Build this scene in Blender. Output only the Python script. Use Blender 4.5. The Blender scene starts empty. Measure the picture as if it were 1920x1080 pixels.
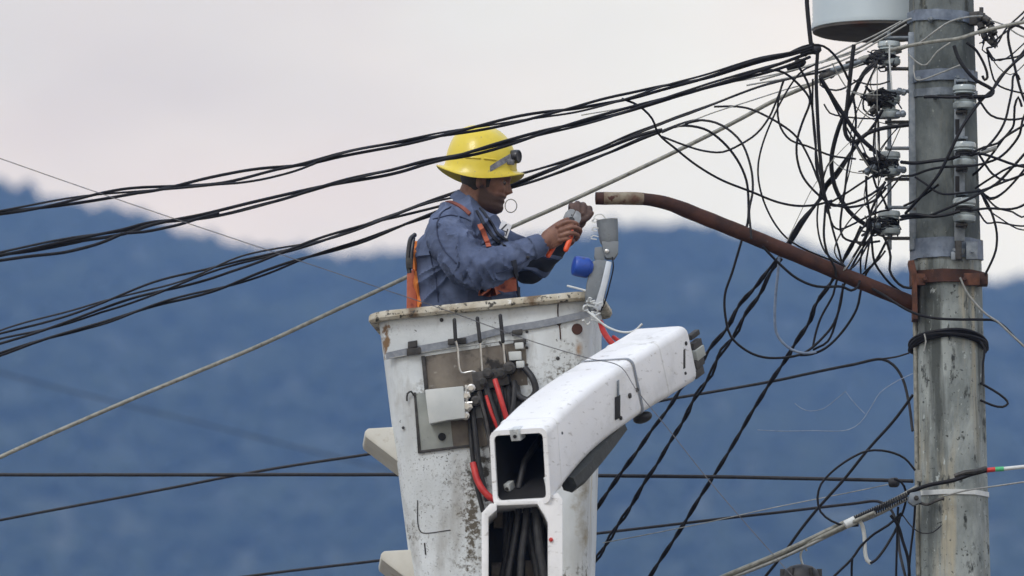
import bpy, bmesh, math, random
import numpy as np
from mathutils import Vector, Matrix, noise
random.seed(7)
R = math.radians
sc = bpy.context.scene
COL = sc.collection

# ------------------------------------------------------------------ camera
FPX = 20000.0            # focal length in pixels of the 1920-wide photograph
PITCH = R(7.0)
CAMZ = 1.6
cam_d = bpy.data.cameras.new('camera')
cam = bpy.data.objects.new('camera', cam_d); COL.objects.link(cam)
cam.location = (0, 0, CAMZ)
cam.rotation_euler = (R(90) + PITCH, 0, 0)
cam_d.sensor_width = 36; cam_d.lens = FPX / 1920 * 36
cam_d.clip_start = 0.5; cam_d.clip_end = 20000
cam_d.dof.use_dof = True; cam_d.dof.focus_distance = 40.2; cam_d.dof.aperture_fstop = 5.0
sc.camera = cam

# ------------------------------------------------------------------ world, sun, exposure
SUN_EL, SUN_AZ = R(46), R(214)      # azimuth clockwise from +Y; the soft sun stands behind the camera on the left
w = bpy.data.worlds.new('World'); sc.world = w; w.use_nodes = True
nt = w.node_tree; nt.nodes.clear()
def N(t, **kw):
    n = nt.nodes.new(t)
    for k, v in kw.items(): setattr(n, k, v)
    return n
out = N('ShaderNodeOutputWorld'); bg = N('ShaderNodeBackground')
sky = N('ShaderNodeTexSky', sky_type='NISHITA', sun_disc=False)
sky.sun_elevation = SUN_EL; sky.sun_rotation = SUN_AZ; sky.air_density = 1; sky.dust_density = 2
tc = N('ShaderNodeTexCoord'); mp = N('ShaderNodeMapping'); mp.inputs['Scale'].default_value = (1, 1, 2.4); mp.inputs['Location'].default_value = (0.0317, 0.534, -2.7928)
nz = N('ShaderNodeTexNoise'); nz.inputs['Scale'].default_value = 9; nz.inputs['Detail'].default_value = 5; nz.inputs['Roughness'].default_value = 0.5
mp2 = N('ShaderNodeMapping'); mp2.inputs['Location'].default_value = (1.2672, 2.6186, -0.4674); mp2.inputs['Scale'].default_value = (1, 1, 1.5)
nz2 = N('ShaderNodeTexNoise'); nz2.inputs['Scale'].default_value = 14; nz2.inputs['Detail'].default_value = 3
cr = N('ShaderNodeValToRGB')      # cloud layer brightness
cr.color_ramp.elements[0].position = 0.32; cr.color_ramp.elements[0].color = (0.70, 0.69, 0.70, 1)
cr.color_ramp.elements[1].position = 0.64; cr.color_ramp.elements[1].color = (1.0, 1.0, 1.0, 1)
cr2 = N('ShaderNodeValToRGB')     # faint pink of the evening cloud
cr2.color_ramp.elements[0].position = 0.40; cr2.color_ramp.elements[0].color = (1, 1, 1, 1)
cr2.color_ramp.elements[1].position = 0.62; cr2.color_ramp.elements[1].color = (1.0, 0.90, 0.88, 1)
mul = N('ShaderNodeMixRGB', blend_type='MULTIPLY'); mul.inputs[0].default_value = 1
mul2 = N('ShaderNodeMixRGB', blend_type='MULTIPLY'); mul2.inputs[0].default_value = 1
sx = N('ShaderNodeSeparateXYZ'); el = N('ShaderNodeValToRGB')      # evening sky: warm towards the horizon, cooler overhead
el.color_ramp.elements[0].position = 0.10; el.color_ramp.elements[0].color = (1.06, .945, .66, 1)
el.color_ramp.elements[1].position = 0.55; el.color_ramp.elements[1].color = (.67, .77, .88, 1)
gain = N('ShaderNodeMixRGB', blend_type='MULTIPLY'); gain.inputs[0].default_value = 1; gain.inputs[2].default_value = (14.0, 13.9, 14.0, 1)
mix = N('ShaderNodeMixRGB'); mix.inputs[0].default_value = 0.88
L = nt.links.new
L(tc.outputs['Generated'], mp.inputs[0]); L(mp.outputs[0], nz.inputs['Vector']); L(nz.outputs['Fac'], cr.inputs[0])
L(tc.outputs['Generated'], mp2.inputs[0]); L(mp2.outputs[0], nz2.inputs['Vector']); L(nz2.outputs['Fac'], cr2.inputs[0])
L(cr.outputs[0], mul.inputs[1]); L(cr2.outputs[0], mul.inputs[2]); L(mul.outputs[0], mul2.inputs[1])
L(sky.outputs[0], mix.inputs[1]); L(mul2.outputs[0], mix.inputs[2]); L(mix.outputs[0], bg.inputs[0])
L(tc.outputs['Generated'], sx.inputs[0]); L(sx.outputs[2], el.inputs[0]); L(el.outputs[0], gain.inputs[1]); L(gain.outputs[0], mul2.inputs[2])
bg.inputs[1].default_value = 0.1
L(bg.outputs[0], out.inputs[0])
sun_d = bpy.data.lights.new('sun', 'SUN'); sun_d.energy = 1.2; sun_d.angle = R(18); sun_d.color = (1.0, 0.975, 0.94)
sun = bpy.data.objects.new('sun', sun_d); COL.objects.link(sun)
sv = Vector((math.sin(SUN_AZ) * math.cos(SUN_EL), math.cos(SUN_AZ) * math.cos(SUN_EL), math.sin(SUN_EL)))
sun.rotation_euler = sv.to_track_quat('Z', 'Y').to_euler(); sun.location = sv * 60
sc.view_settings.view_transform = 'Standard'; sc.view_settings.look = 'None'
sc.view_settings.exposure = 0.25; sc.view_settings.gamma = 1; sc.view_settings.use_curve_mapping = False
sc.render.engine = 'CYCLES'
sc.cycles.use_denoising = True
sc.cycles.max_bounces = 6; sc.cycles.volume_bounces = 1; sc.cycles.diffuse_bounces = 3
sc.cycles.glossy_bounces = 3; sc.cycles.transparent_max_bounces = 8

# ------------------------------------------------------------------ helpers
CF = Vector((0, math.cos(PITCH), math.sin(PITCH))); CU = Vector((0, -math.sin(PITCH), math.cos(PITCH)))
CAM = Vector((0, 0, CAMZ))
def ray(px, py): return Vector((1, 0, 0)) * ((px - 960) / FPX) + CU * ((540 - py) / FPX) + CF
def at(px, py, Y=40.0):
    d = ray(px, py); return CAM + d * (Y / d.y)
def on_plane(px, py, p0, n):
    d = ray(px, py); return CAM + d * ((p0 - CAM).dot(n) / d.dot(n))
PX = 1 / 496.0           # one photo pixel in metres at the worker

# ------------------------------------------------------------------ materials
def mat(name, c1, c2=None, rough=0.6, metal=0.0, scale=8, bump=0.0, bscale=None, spots=None, stretch=(1, 1, 1), detail=6, lo=.35, hi=.65, spec=0.5, attr=None, coat=0):
    """procedural material: two-tone noise, optional layers of spots (colour, scale, threshold, softness, stretch), bump"""
    m = bpy.data.materials.new(name); m.use_nodes = True
    t = m.node_tree; nn = t.nodes; lk = t.links.new
    b = nn['Principled BSDF']
    b.inputs['Roughness'].default_value = rough; b.inputs['Metallic'].default_value = metal
    b.inputs['Specular IOR Level'].default_value = spec
    if coat: b.inputs['Coat Weight'].default_value = coat
    tcn = nn.new('ShaderNodeTexCoord')
    def noise_n(sc_, st, det=detail, off=0):
        mpn = nn.new('ShaderNodeMapping'); mpn.inputs['Scale'].default_value = st; mpn.inputs['Location'].default_value = (off, off * .7, off * 1.3)
        lk(tcn.outputs['Object'], mpn.inputs[0])
        n = nn.new('ShaderNodeTexNoise'); n.inputs['Scale'].default_value = sc_; n.inputs['Detail'].default_value = det; n.inputs['Roughness'].default_value = .6
        lk(mpn.outputs[0], n.inputs['Vector']); return n
    n = noise_n(scale, stretch)
    r = nn.new('ShaderNodeValToRGB')
    r.color_ramp.elements[0].position = lo; r.color_ramp.elements[1].position = hi
    r.color_ramp.elements[0].color = (*c1, 1); r.color_ramp.elements[1].color = (*(c2 or c1), 1)
    lk(n.outputs['Fac'], r.inputs[0]); cur = r.outputs[0]
    for i, s in enumerate(spots or []):
        col, ssc, th, soft, st = s[:5]
        sn = noise_n(ssc, st, 7, 3.1 * (i + 1))
        rr = nn.new('ShaderNodeValToRGB'); rr.color_ramp.elements[0].position = th; rr.color_ramp.elements[1].position = th + soft
        mx = nn.new('ShaderNodeMixRGB'); mx.inputs[2].default_value = (*col, 1)
        lk(sn.outputs['Fac'], rr.inputs[0]); fac = rr.outputs[0]
        if len(s) > 5:
            sm = noise_n(s[5][0], s[5][3] if len(s[5]) > 3 else (1, 1, 1), 3, 7.7 + i); rm = nn.new('ShaderNodeValToRGB'); rm.color_ramp.elements[0].position = s[5][1]; rm.color_ramp.elements[1].position = s[5][1] + s[5][2]
            mm = nn.new('ShaderNodeMath'); mm.operation = 'MULTIPLY'; lk(sm.outputs['Fac'], rm.inputs[0]); lk(rm.outputs[0], mm.inputs[0]); lk(fac, mm.inputs[1]); fac = mm.outputs[0]
        lk(fac, mx.inputs[0]); lk(cur, mx.inputs[1]); cur = mx.outputs[0]
    if attr:
        an = nn.new('ShaderNodeAttribute'); an.attribute_name = attr[0]
        mx = nn.new('ShaderNodeMixRGB'); mx.inputs[2].default_value = (*attr[1], 1)
        lk(an.outputs['Fac'], mx.inputs[0]); lk(cur, mx.inputs[1]); cur = mx.outputs[0]
    lk(cur, b.inputs['Base Color'])
    rn = nn.new('ShaderNodeMapRange'); rn.inputs['To Min'].default_value = max(.05, rough - .1); rn.inputs['To Max'].default_value = min(1, rough + .12)
    lk(n.outputs['Fac'], rn.inputs[0]); lk(rn.outputs[0], b.inputs['Roughness'])
    if bump:
        bn = noise_n(bscale or scale * 4, stretch, 5, 9.0)
        bp = nn.new('ShaderNodeBump'); bp.inputs['Strength'].default_value = 1.0; bp.inputs['Distance'].default_value = bump
        lk(bn.outputs['Fac'], bp.inputs['Height']); lk(bp.outputs[0], b.inputs['Normal'])
    return m
U1 = (1, 1, 1)
M = {}
M['concrete'] = mat('weathered_concrete', (.19, .215, .208), (.34, .37, .355), .85, scale=9, bump=.005, bscale=60, stretch=(1, 1, .45), lo=.40, hi=.60,
    spots=[((.40, .37, .28), 4, .56, .10, (2.4, 2.4, .18)), ((.035, .04, .038), 22, .585, .07, (1, 1, .40)), ((.075, .085, .08), 7, .53, .14, (1.5, 1.5, .16)), ((.42, .46, .45), 45, .63, .05, (1, 1, .6)), ((.05, .055, .05), 60, .62, .05, U1)])
M['concrete_dark'] = mat('glare_dark_concrete', (.085, .10, .10), (.165, .185, .18), .85, scale=9, bump=.004, bscale=60, stretch=(1, 1, .5), lo=.40, hi=.60,  # upper shaft colour: glare contrast painted in as a darker concrete tone
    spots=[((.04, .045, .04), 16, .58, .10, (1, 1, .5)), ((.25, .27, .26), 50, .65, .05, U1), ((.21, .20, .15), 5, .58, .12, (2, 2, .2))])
M['galv'] = mat('galvanised_steel', (.15, .18, .21), (.27, .30, .33), .5, .55, 30, .0006, spots=[((.10, .08, .06), 20, .63, .08, U1)])
M['blue_steel'] = mat('blue_grey_band_steel', (.12, .15, .20), (.22, .26, .32), .5, .4, 22, .0006, spots=[((.07, .06, .05), 18, .62, .1, U1)])
M['darksteel'] = mat('dark_dirty_steel', (.035, .035, .034), (.09, .085, .08), .6, .5, 35, .001)
M['porcelain'] = mat('grey_glazed_porcelain', (.30, .35, .36), (.45, .50, .50), .22, 0, 12, coat=.3, spots=[((.16, .16, .14), 28, .63, .1, (1, 1, .5))])
M['rust'] = mat('rusty_pipe', (.036, .016, .012), (.085, .034, .023), .8, .1, 14, .002, 90, spots=[((.13, .055, .03), 30, .62, .1, U1), ((.30, .26, .22), 60, .70, .03, (1, 1, 1)), ((.03, .015, .012), 9, .60, .12, U1)])
M['rust_bright'] = mat('rusty_clamp', (.065, .028, .018), (.15, .06, .034), .85, .1, 30, .0015, spots=[((.06, .03, .02), 20, .58, .1, U1)])
M['worn_paint'] = mat('worn_paint_on_pipe', (.30, .27, .20), (.13, .07, .045), .8, 0, 22, .001, spots=[((.08, .03, .02), 35, .58, .06, U1)])
M['tank'] = mat('pale_blue_grey_tank_paint', (.40, .47, .50), (.46, .52, .54), .4, 0, 3, spots=[((.36, .36, .33), 6, .62, .2, (1, 1, .2))])
M['tank_base'] = mat('dark_tank_underside', (.045, .042, .038), (.10, .09, .08), .75, 0, 9, spots=[((.07, .03, .02), 7, .55, .15, U1)])
M['black'] = mat('black_cable_jacket', (.006, .006, .008), (.014, .014, .017), .55, 0, 40, spec=.25)
M['black2'] = mat('faded_black_cable_jacket', (.012, .012, .015), (.030, .030, .034), .55, 0, 50, spec=.3)
M['rubber'] = mat('black_rubber_hose', (.014, .014, .015), (.035, .035, .036), .55, 0, 40, spots=[((.10, .09, .075), 60, .66, .08, U1)])
M['greywire'] = mat('grey_aluminium_wire', (.22, .23, .22), (.36, .36, .34), .5, .3, 60)
M['hairwire'] = mat('thin_dull_wire', (.09, .09, .10), (.16, .16, .17), .6, 0, 60)
M['tanwire'] = mat('tan_stranded_wire', (.19, .19, .165), (.33, .33, .29), .6, .1, 40, spots=[((.08, .07, .06), 50, .62, .06, U1)])
M['palewire'] = mat('pale_plastic_wire', (.55, .58, .58), (.70, .72, .70), .5, 0, 30)
M['fibre'] = mat('thin_translucent_fibre', (.12, .17, .26), (.24, .30, .40), .4, 0, 30)
M['redplastic'] = mat('red_hose', (.42, .02, .02), (.60, .045, .035), .45, 0, 30, spots=[((.12, .02, .02), 25, .66, .08, U1)])
M['green_tape'] = mat('green_tape', (.05, .38, .16), (.08, .46, .2), .5)
BW = [((.50, .52, .51), 5, .48, .25, (1, 1, .30)), ((.32, .31, .28), 8, .56, .22, (1.2, 1.2, .35)), ((.12, .11, .085), 60, .51, .10, U1, (4.5, .52, .16)), ((.05, .045, .035), 120, .58, .06, U1, (3.5, .49, .2)), ((.30, .16, .07), 7, .66, .08, (1.6, 1.6, .15)), ((.05, .05, .05), 30, .70, .03, U1)]
M['bucket'] = mat('stained_white_fibreglass', (.62, .66, .67), (.74, .78, .79), .45, 0, 5, .0015, 70, spots=BW)
M['bucket_lip'] = mat('stained_rim_fibreglass', (.40, .35, .25), (.60, .57, .48), .6, 0, 16, .003, 70, spots=[((.17, .115, .065), 11, .50, .14, U1), ((.05, .045, .035), 45, .55, .06, U1), ((.7, .69, .64), 30, .62, .06, U1)])
M['bucket_step'] = mat('cream_fibreglass_step', (.60, .58, .50), (.70, .69, .62), .55, 0, 7, .001, spots=[((.36, .28, .17), 8, .60, .14, U1)])
M['boom'] = mat('white_boom_paint', (.80, .80, .80), (.86, .86, .86), .35, 0, 4, coat=.1, spots=[((.60, .60, .58), 5, .52, .25, (1, 1, 1)), ((.42, .40, .37), 22, .60, .12, (1, 1, 3)), ((.20, .18, .16), 60, .64, .06, U1, (5, .52, .14)), ((.10, .09, .08), 70, .72, .03, U1)])
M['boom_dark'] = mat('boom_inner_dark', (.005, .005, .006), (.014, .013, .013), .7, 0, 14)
M['grime'] = mat('brown_grimy_plate', (.11, .092, .075), (.24, .21, .17), .75, 0, 7, .001, spots=[((.045, .04, .035), 12, .55, .14, U1), ((.36, .34, .30), 20, .66, .1, U1)])
M['greyplate'] = mat('grey_greenish_plate', (.27, .29, .27), (.40, .42, .39), .65, 0, 8, .0006, spots=[((.07, .065, .06), 22, .64, .08, U1)])
M['palebox'] = mat('pale_grey_box', (.52, .55, .54), (.62, .64, .62), .5, 0, 9, spots=[((.05, .05, .05), 40, .685, .04, U1)])
M['chrome'] = mat('bright_fitting_metal', (.50, .49, .46), (.66, .65, .62), .3, .8, 30)
M['strap'] = mat('grey_webbing', (.20, .22, .25), (.30, .32, .35), .8, 0, 40, .0008, 200)
M['hat'] = mat('yellow_hard_hat', (.68, .52, .030), (.74, .585, .045), .35, 0, 5, coat=.15, spots=[((.55, .42, .05), 11, .60, .15, U1), ((.40, .32, .10), 60, .64, .06, U1), ((.78, .68, .25), 16, .66, .1, U1)])
M['lampdark'] = mat('dark_headlamp', (.02, .02, .025), (.05, .05, .055), .3, 0, 30)
M['lampgrey'] = mat('grey_elastic_strap', (.10, .10, .11), (.26, .26, .27), .7, 0, 60)
M['skin'] = mat('brown_skin', (.165, .074, .048), (.26, .125, .08), .5, 0, 32, .0008, 160, spots=[((.15, .055, .04), 45, .62, .1, U1)], attr=('stubble', (.045, .028, .022)))
M['hair'] = mat('black_hair', (.010, .008, .008), (.03, .024, .02), .6, 0, 60, .002, 160)
M['shirt'] = mat('blue_denim_shirt', (.060, .082, .150), (.115, .148, .245), .9, 0, 9, .0012, 160, spots=[((.18, .22, .33), 6, .56, .2, U1), ((.025, .032, .058), 8, .58, .14, U1)], attr=('dark', (.016, .019, .034)))
M['trousers'] = mat('dark_navy_trousers', (.02, .023, .035), (.035, .04, .055), .9, 0, 12)
M['orange'] = mat('orange_webbing', (.72, .20, .03), (.85, .29, .06), .75, 0, 20, .0006, 180)
M['redorange'] = mat('faded_red_orange_pad', (.42, .10, .05), (.52, .17, .10), .85, 0, 16, .001, 150, spots=[((.14, .035, .03), 14, .54, .12, U1)])
M['darkred'] = mat('dirty_red_webbing', (.16, .045, .03), (.26, .085, .06), .85, 0, 22, .0008, 150, spots=[((.05, .025, .03), 18, .56, .12, U1)])
M['seam'] = mat('navy_seam_stitching', (.028, .038, .075), (.05, .065, .12), .9, 0, 60)
M['grease'] = mat('greasy_black_steel', (.010, .012, .011), (.03, .033, .03), .6, 0, 26, .002, 60, spots=[((.10, .10, .09), 40, .64, .06, U1)])
M['glove'] = mat('brown_leather_glove', (.055, .03, .024), (.12, .07, .055), .7, 0, 26, .002, 90, spots=[((.24, .20, .17), 24, .66, .08, U1)])
M['plier_orange'] = mat('orange_grip', (.80, .09, .02), (.86, .14, .04), .4, 0, 20)
M['plier_steel'] = mat('worn_plier_steel', (.28, .28, .27), (.45, .45, .43), .35, .7, 25, spots=[((.03, .03, .03), 30, .60, .06, U1)])
M['lumgrey'] = mat('grey_cast_fixture_paint', (.15, .17, .185), (.20, .22, .235), .5, 0, 9, .0008, 90, spots=[((.09, .10, .11), 12, .56, .15, U1), ((.34, .36, .37), 50, .66, .05, U1), ((.05, .05, .05), 34, .66, .05, U1)])
M['lumsilver'] = mat('silver_aluminium', (.45, .50, .55), (.60, .64, .68), .4, .4, 12)
M['photocell'] = mat('blue_photocell', (.012, .050, .29), (.02, .08, .40), .4, 0, 12, spots=[((.03, .05, .14), 18, .58, .12, U1), ((.16, .22, .42), 60, .66, .06, U1)])
M['eyewhite'] = mat('eye', (.16, .13, .12), (.22, .18, .17), .4)
M['white'] = mat('white_patch', (.72, .73, .75), (.78, .79, .8), .7)
M['ground'] = mat('packed_earth_and_asphalt', (.07, .065, .06), (.16, .14, .115), .95, 0, .35, .02, 5)
M['forest_floor'] = mat('forested_hillside', (.022, .034, .020), (.042, .056, .030), 1.0, 0, .014, spots=[((.095, .10, .06), .009, .50, .22, U1), ((.016, .025, .018), .02, .58, .16, U1)])
M['canopy'] = mat('tree_canopy', (.022, .034, .019), (.045, .06, .030), 1.0, 0, .02)

# ------------------------------------------------------------------ object builders
def link_mesh(name, me, material, parent=None, origin=None, smooth=True):
    o = bpy.data.objects.new(name, me); COL.objects.link(o)
    if material is not None: me.materials.append(M[material] if isinstance(material, str) else material)
    if parent is not None:
        p = parent; off = Vector(p.location)
        while p.parent is not None: p = p.parent; off += Vector(p.location)
        me.transform(Matrix.Translation(-off)); o.parent = parent
    else:
        if origin is None:
            co = np.empty(len(me.vertices) * 3, 'f'); me.vertices.foreach_get('co', co); co = co.reshape(-1, 3)
            origin = Vector(((co[:, 0].min() + co[:, 0].max()) / 2, (co[:, 1].min() + co[:, 1].max()) / 2, co[:, 2].min()))
        me.transform(Matrix.Translation(-Vector(origin))); o.location = origin
    if smooth:
        me.polygons.foreach_set('use_smooth', [True] * len(me.polygons))
        try: me.set_sharp_from_angle(angle=R(38))
        except Exception: pass
    return o
def obj(name, bm, material, parent=None, origin=None, smooth=True):
    bmesh.ops.recalc_face_normals(bm, faces=bm.faces)
    me = bpy.data.meshes.new(name); bm.to_mesh(me); bm.free()
    return link_mesh(name, me, material, parent, origin, smooth)
def thing(name, loc, label, cat, group=None):
    o = bpy.data.objects.new(name, None); COL.objects.link(o); o.location = loc; o.empty_display_size = .1
    o['label'] = label; o['category'] = cat
    if group: o['group'] = group
    return o
def tag(o, label=None, cat=None, group=None, kind=None):
    if label: o['label'] = label
    if cat: o['category'] = cat
    if group: o['group'] = group
    if kind: o['kind'] = kind
    return o
def B(): return bmesh.new()
def box(bm, c, ex, ey, ez, bevel=0.0):
    """box by centre and three half-extent vectors"""
    c, ex, ey, ez = map(Vector, (c, ex, ey, ez))
    vs = [bm.verts.new(c + ex * a + ey * b + ez * d) for a in (-1, 1) for b in (-1, 1) for d in (-1, 1)]
    fs = [(0, 1, 3, 2), (4, 6, 7, 5), (0, 4, 5, 1), (2, 3, 7, 6), (0, 2, 6, 4), (1, 5, 7, 3)]
    faces = [bm.faces.new([vs[i] for i in f]) for f in fs]
    if bevel:
        bmesh.ops.bevel(bm, geom=list({e for f in faces for e in f.edges}), offset=bevel, segments=2, affect='EDGES', profile=.6)
def prism(bm, pts, vec, bevel=0.0):
    """closed outline of 3D points extruded along vec"""
    vec = Vector(vec); a = [bm.verts.new(Vector(p)) for p in pts]; b = [bm.verts.new(Vector(p) + vec) for p in pts]
    n = len(pts); fs = [bm.faces.new(a), bm.faces.new(b[::-1])]
    for i in range(n): fs.append(bm.faces.new((a[i], b[i], b[(i + 1) % n], a[(i + 1) % n])))
    if bevel:
        bmesh.ops.recalc_face_normals(bm, faces=fs)
        bmesh.ops.bevel(bm, geom=list({e for f in fs for e in f.edges}), offset=bevel, segments=2, affect='EDGES', profile=.6)
def catmull(pts, step):
    P = [np.array(p, float) for p in pts]
    P = [2 * P[0] - P[1]] + P + [2 * P[-1] - P[-2]]
    o = []
    for i in range(1, len(P) - 2):
        p0, p1, p2, p3 = P[i - 1:i + 3]
        d01, d12, d23 = [max(np.linalg.norm(b[:3] - a[:3]), 1e-6) ** .5 for a, b in ((p0, p1), (p1, p2), (p2, p3))]
        m1 = (p1 - p0) / d01 - (p2 - p0) / (d01 + d12) + (p2 - p1) / d12
        m2 = (p2 - p1) / d12 - (p3 - p1) / (d12 + d23) + (p3 - p2) / d23
        m1, m2 = m1 * d12, m2 * d12
        n = max(2, int(np.linalg.norm(p2[:3] - p1[:3]) / step))
        for k in range(n):
            t = k / n
            o.append((2 * t**3 - 3 * t**2 + 1) * p1 + (t**3 - 2 * t**2 + t) * m1 + (-2 * t**3 + 3 * t**2) * p2 + (t**3 - t**2) * m2)
    o.append(P[-2]); return np.array(o)
def tube(bm, path, rad, sides=8, cap=True, round_ends=False):
    """tube along points (n,3); rad is a number or a list"""
    path = np.asarray(path, float); n = len(path)
    rad = np.full(n, rad) if np.isscalar(rad) else np.asarray(rad, float)
    if round_ends:
        t0 = path[0] - path[1]; t0 /= np.linalg.norm(t0); t1 = path[-1] - path[-2]; t1 /= np.linalg.norm(t1)
        ks = (.95, .75, .4)
        path = np.vstack([[path[0] + t0 * rad[0] * k for k in ks], path, [path[-1] + t1 * rad[-1] * k for k in ks[::-1]]])
        f = [math.sqrt(1 - k * k) for k in ks]
        rad = np.concatenate([[rad[0] * q for q in f], rad, [rad[-1] * q for q in f[::-1]]]); n = len(path)
    tan = np.gradient(path, axis=0); tan /= np.linalg.norm(tan, axis=1)[:, None] + 1e-12
    ref = np.array((0, 1., 0)) if abs(tan[0][1]) < .8 else np.array((0, 0, 1.))
    u = ref - tan[0] * ref.dot(tan[0]); u /= np.linalg.norm(u)
    rings = []
    for i in range(n):
        u = u - tan[i] * u.dot(tan[i]); u /= np.linalg.norm(u); v = np.cross(tan[i], u)
        rings.append([bm.verts.new(path[i] + rad[i] * (math.cos(2 * math.pi * k / sides) * u + math.sin(2 * math.pi * k / sides) * v)) for k in range(sides)])
    for i in range(n - 1):
        for k in range(sides):
            bm.faces.new((rings[i][k], rings[i][(k + 1) % sides], rings[i + 1][(k + 1) % sides], rings[i + 1][k]))
    if cap: bm.faces.new(rings[0][::-1]); bm.faces.new(rings[-1])
def lathe(bm, c, axis, prof, seg=20, cap=True):
    """profile [(radius, height along axis)]"""
    c = Vector(c); a = Vector(axis).normalized(); u = a.orthogonal().normalized(); v = a.cross(u)
    rings = [[bm.verts.new(c + a * h + (u * math.cos(2 * math.pi * k / seg) + v * math.sin(2 * math.pi * k / seg)) * max(r, 1e-4)) for k in range(seg)] for r, h in prof]
    for i in range(len(rings) - 1):
        for k in range(seg): bm.faces.new((rings[i][k], rings[i][(k + 1) % seg], rings[i + 1][(k + 1) % seg], rings[i + 1][k]))
    if cap: bm.faces.new(rings[0][::-1]); bm.faces.new(rings[-1])
def loft(bm, rings, cap=True):
    vr = [[bm.verts.new(Vector(p)) for p in r] for r in rings]; n = len(vr[0])
    for i in range(len(vr) - 1):
        for k in range(n): bm.faces.new((vr[i][k], vr[i][(k + 1) % n], vr[i + 1][(k + 1) % n], vr[i + 1][k]))
    if cap: bm.faces.new(vr[0][::-1]); bm.faces.new(vr[-1])
def ellipsoid(bm, c, ex, ey, ez, seg=16, rg=10):
    c, ex, ey, ez = map(Vector, (c, ex, ey, ez))
    rings = []
    for i in range(1, rg):
        t = math.pi * i / rg
        rings.append([c + (ex * math.cos(2 * math.pi * k / seg) + ey * math.sin(2 * math.pi * k / seg)) * math.sin(t) + ez * math.cos(t) for k in range(seg)])
    loft(bm, rings)
def remeshed(bm, voxel, smooth=4):
    """join overlapping closed shapes into one continuous surface"""
    bmesh.ops.recalc_face_normals(bm, faces=bm.faces)
    me = bpy.data.meshes.new('tmp'); bm.to_mesh(me); bm.free()
    o = bpy.data.objects.new('tmp', me); COL.objects.link(o)
    m = o.modifiers.new('r', 'REMESH'); m.mode = 'VOXEL'; m.voxel_size = voxel; m.use_smooth_shade = True
    s = o.modifiers.new('s', 'SMOOTH'); s.iterations = smooth; s.factor = .5
    dg = bpy.context.evaluated_depsgraph_get()
    res = bpy.data.meshes.new_from_object(o.evaluated_get(dg))
    bpy.data.objects.remove(o); bpy.data.meshes.remove(me)
    res.materials.clear()
    return res

# ------------------------------------------------------------------ ground, hills, forest, haze
bm = B(); g = 12
xs = np.linspace(-3000, 3000, g); ys = np.linspace(-400, 4200, g)
vv = [[bm.verts.new((x, y, 0)) for x in xs] for y in ys]
for i in range(g - 1):
    for j in range(g - 1): bm.faces.new((vv[i][j], vv[i][j + 1], vv[i + 1][j + 1], vv[i + 1][j]))
tag(obj('ground', bm, 'ground', origin=(0, 0, 0)), kind='structure')

RY = 2500.0
ridge_px = [(-400, 300), (-200, 322), (0, 352), (60, 366), (120, 388), (180, 398), (250, 412), (300, 430), (345, 446), (400, 462), (450, 474), (520, 482), (600, 487), (700, 488), (780, 484),
            (880, 478), (980, 466), (1060, 450), (1130, 440), (1190, 436), (1250, 434), (1320, 441), (1400, 456), (1470, 474), (1530, 491), (1600, 508), (1680, 524), (1760, 537), (1840, 546), (1920, 542), (2100, 520), (2300, 500)]
RX = np.array([at(a, b, RY).x for a, b in ridge_px]); RZ = np.array([at(a, b, RY).z for a, b in ridge_px])
def ridge(x):
    if RX[0] <= x <= RX[-1]: return float(np.interp(x, RX, RZ))
    e = RZ[0] if x < RX[0] else RZ[-1]; d = (RX[0] - x) if x < RX[0] else (x - RX[-1])
    return float(e + 22 * (1 - math.cos(d / 260)) - d * .045 + 14 * math.sin(d / 90) * min(1, d / 200))
def hill_z(x, y):
    t = (y - 900) / (RY - 900)
    if t <= 0: return -2.0
    r = ridge(x)
    if t <= 1:
        s = t * t * (3 - 2 * t) * .35 + t ** 1.25 * .65
        z = r * s
        z += (1 - abs(t * 2 - 1)) * 26 * noise.noise(Vector((x / 170, y / 240, 3.3)))
    else:
        z = r * math.cos(min(1, (t - 1) / .55) * math.pi / 2) - 2
    fade = min(1, t * 8) * (1 if t <= 1.02 else .3)
    if abs(x) < 330: z += fade * 1.2 * noise.noise(Vector((x / 7, y / 9, .5)))
    return z
xs = sorted(set([round(v, 2) for v in np.linspace(-300, 300, 121)] + [round(v, 2) for v in np.linspace(-2500, -320, 46)] + [round(v, 2) for v in np.linspace(320, 2500, 46)]))
ys = [880 + 20 * i for i in range(80)] + list(np.linspace(2480, 2540, 13)) + list(np.linspace(2580, 3380, 14))
bm = B(); vv = [[bm.verts.new((x, y, hill_z(x, y))) for x in xs] for y in ys]
for i in range(len(ys) - 1):
    for j in range(len(xs) - 1): bm.faces.new((vv[i][j], vv[i][j + 1], vv[i + 1][j + 1], vv[i + 1][j]))
tag(obj('hills', bm, 'forest_floor', origin=(0, 900, 0)), kind='structure')
# the wood on the hills: crowns of uneven size, one far-off mass
bm = B(); rnd = random.Random(3)
ico = bmesh.new(); bmesh.ops.create_icosphere(ico, subdivisions=1, radius=1); IV = [v.co.copy() for v in ico.verts]; IF = [[v.index for v in f.verts] for f in ico.faces]; ico.free()
verts, faces = [], []
for k in range(9000):
    if k < 900: y = RY + rnd.uniform(-30, 6)
    else: y = rnd.uniform(1500, RY - 5)
    hw = 175 * y / RY
    x = rnd.uniform(-hw, hw); s = rnd.uniform(1.2, 3.6) * (1.0 if k >= 900 else .40); z = hill_z(x, y)
    b = len(verts); a = rnd.uniform(0, 6.28); ca, sa = math.cos(a), math.sin(a)
    for v in IV:
        q = 1 + .3 * rnd.uniform(-1, 1)
        verts.append((x + (v.x * ca - v.y * sa) * s * q, y + (v.x * sa + v.y * ca) * s * q, z + (v.z * .9 + .15) * s * q))
    faces += [[b + i for i in f] for f in IF]
me = bpy.data.meshes.new('forest'); me.from_pydata(verts, [], faces)
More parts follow.
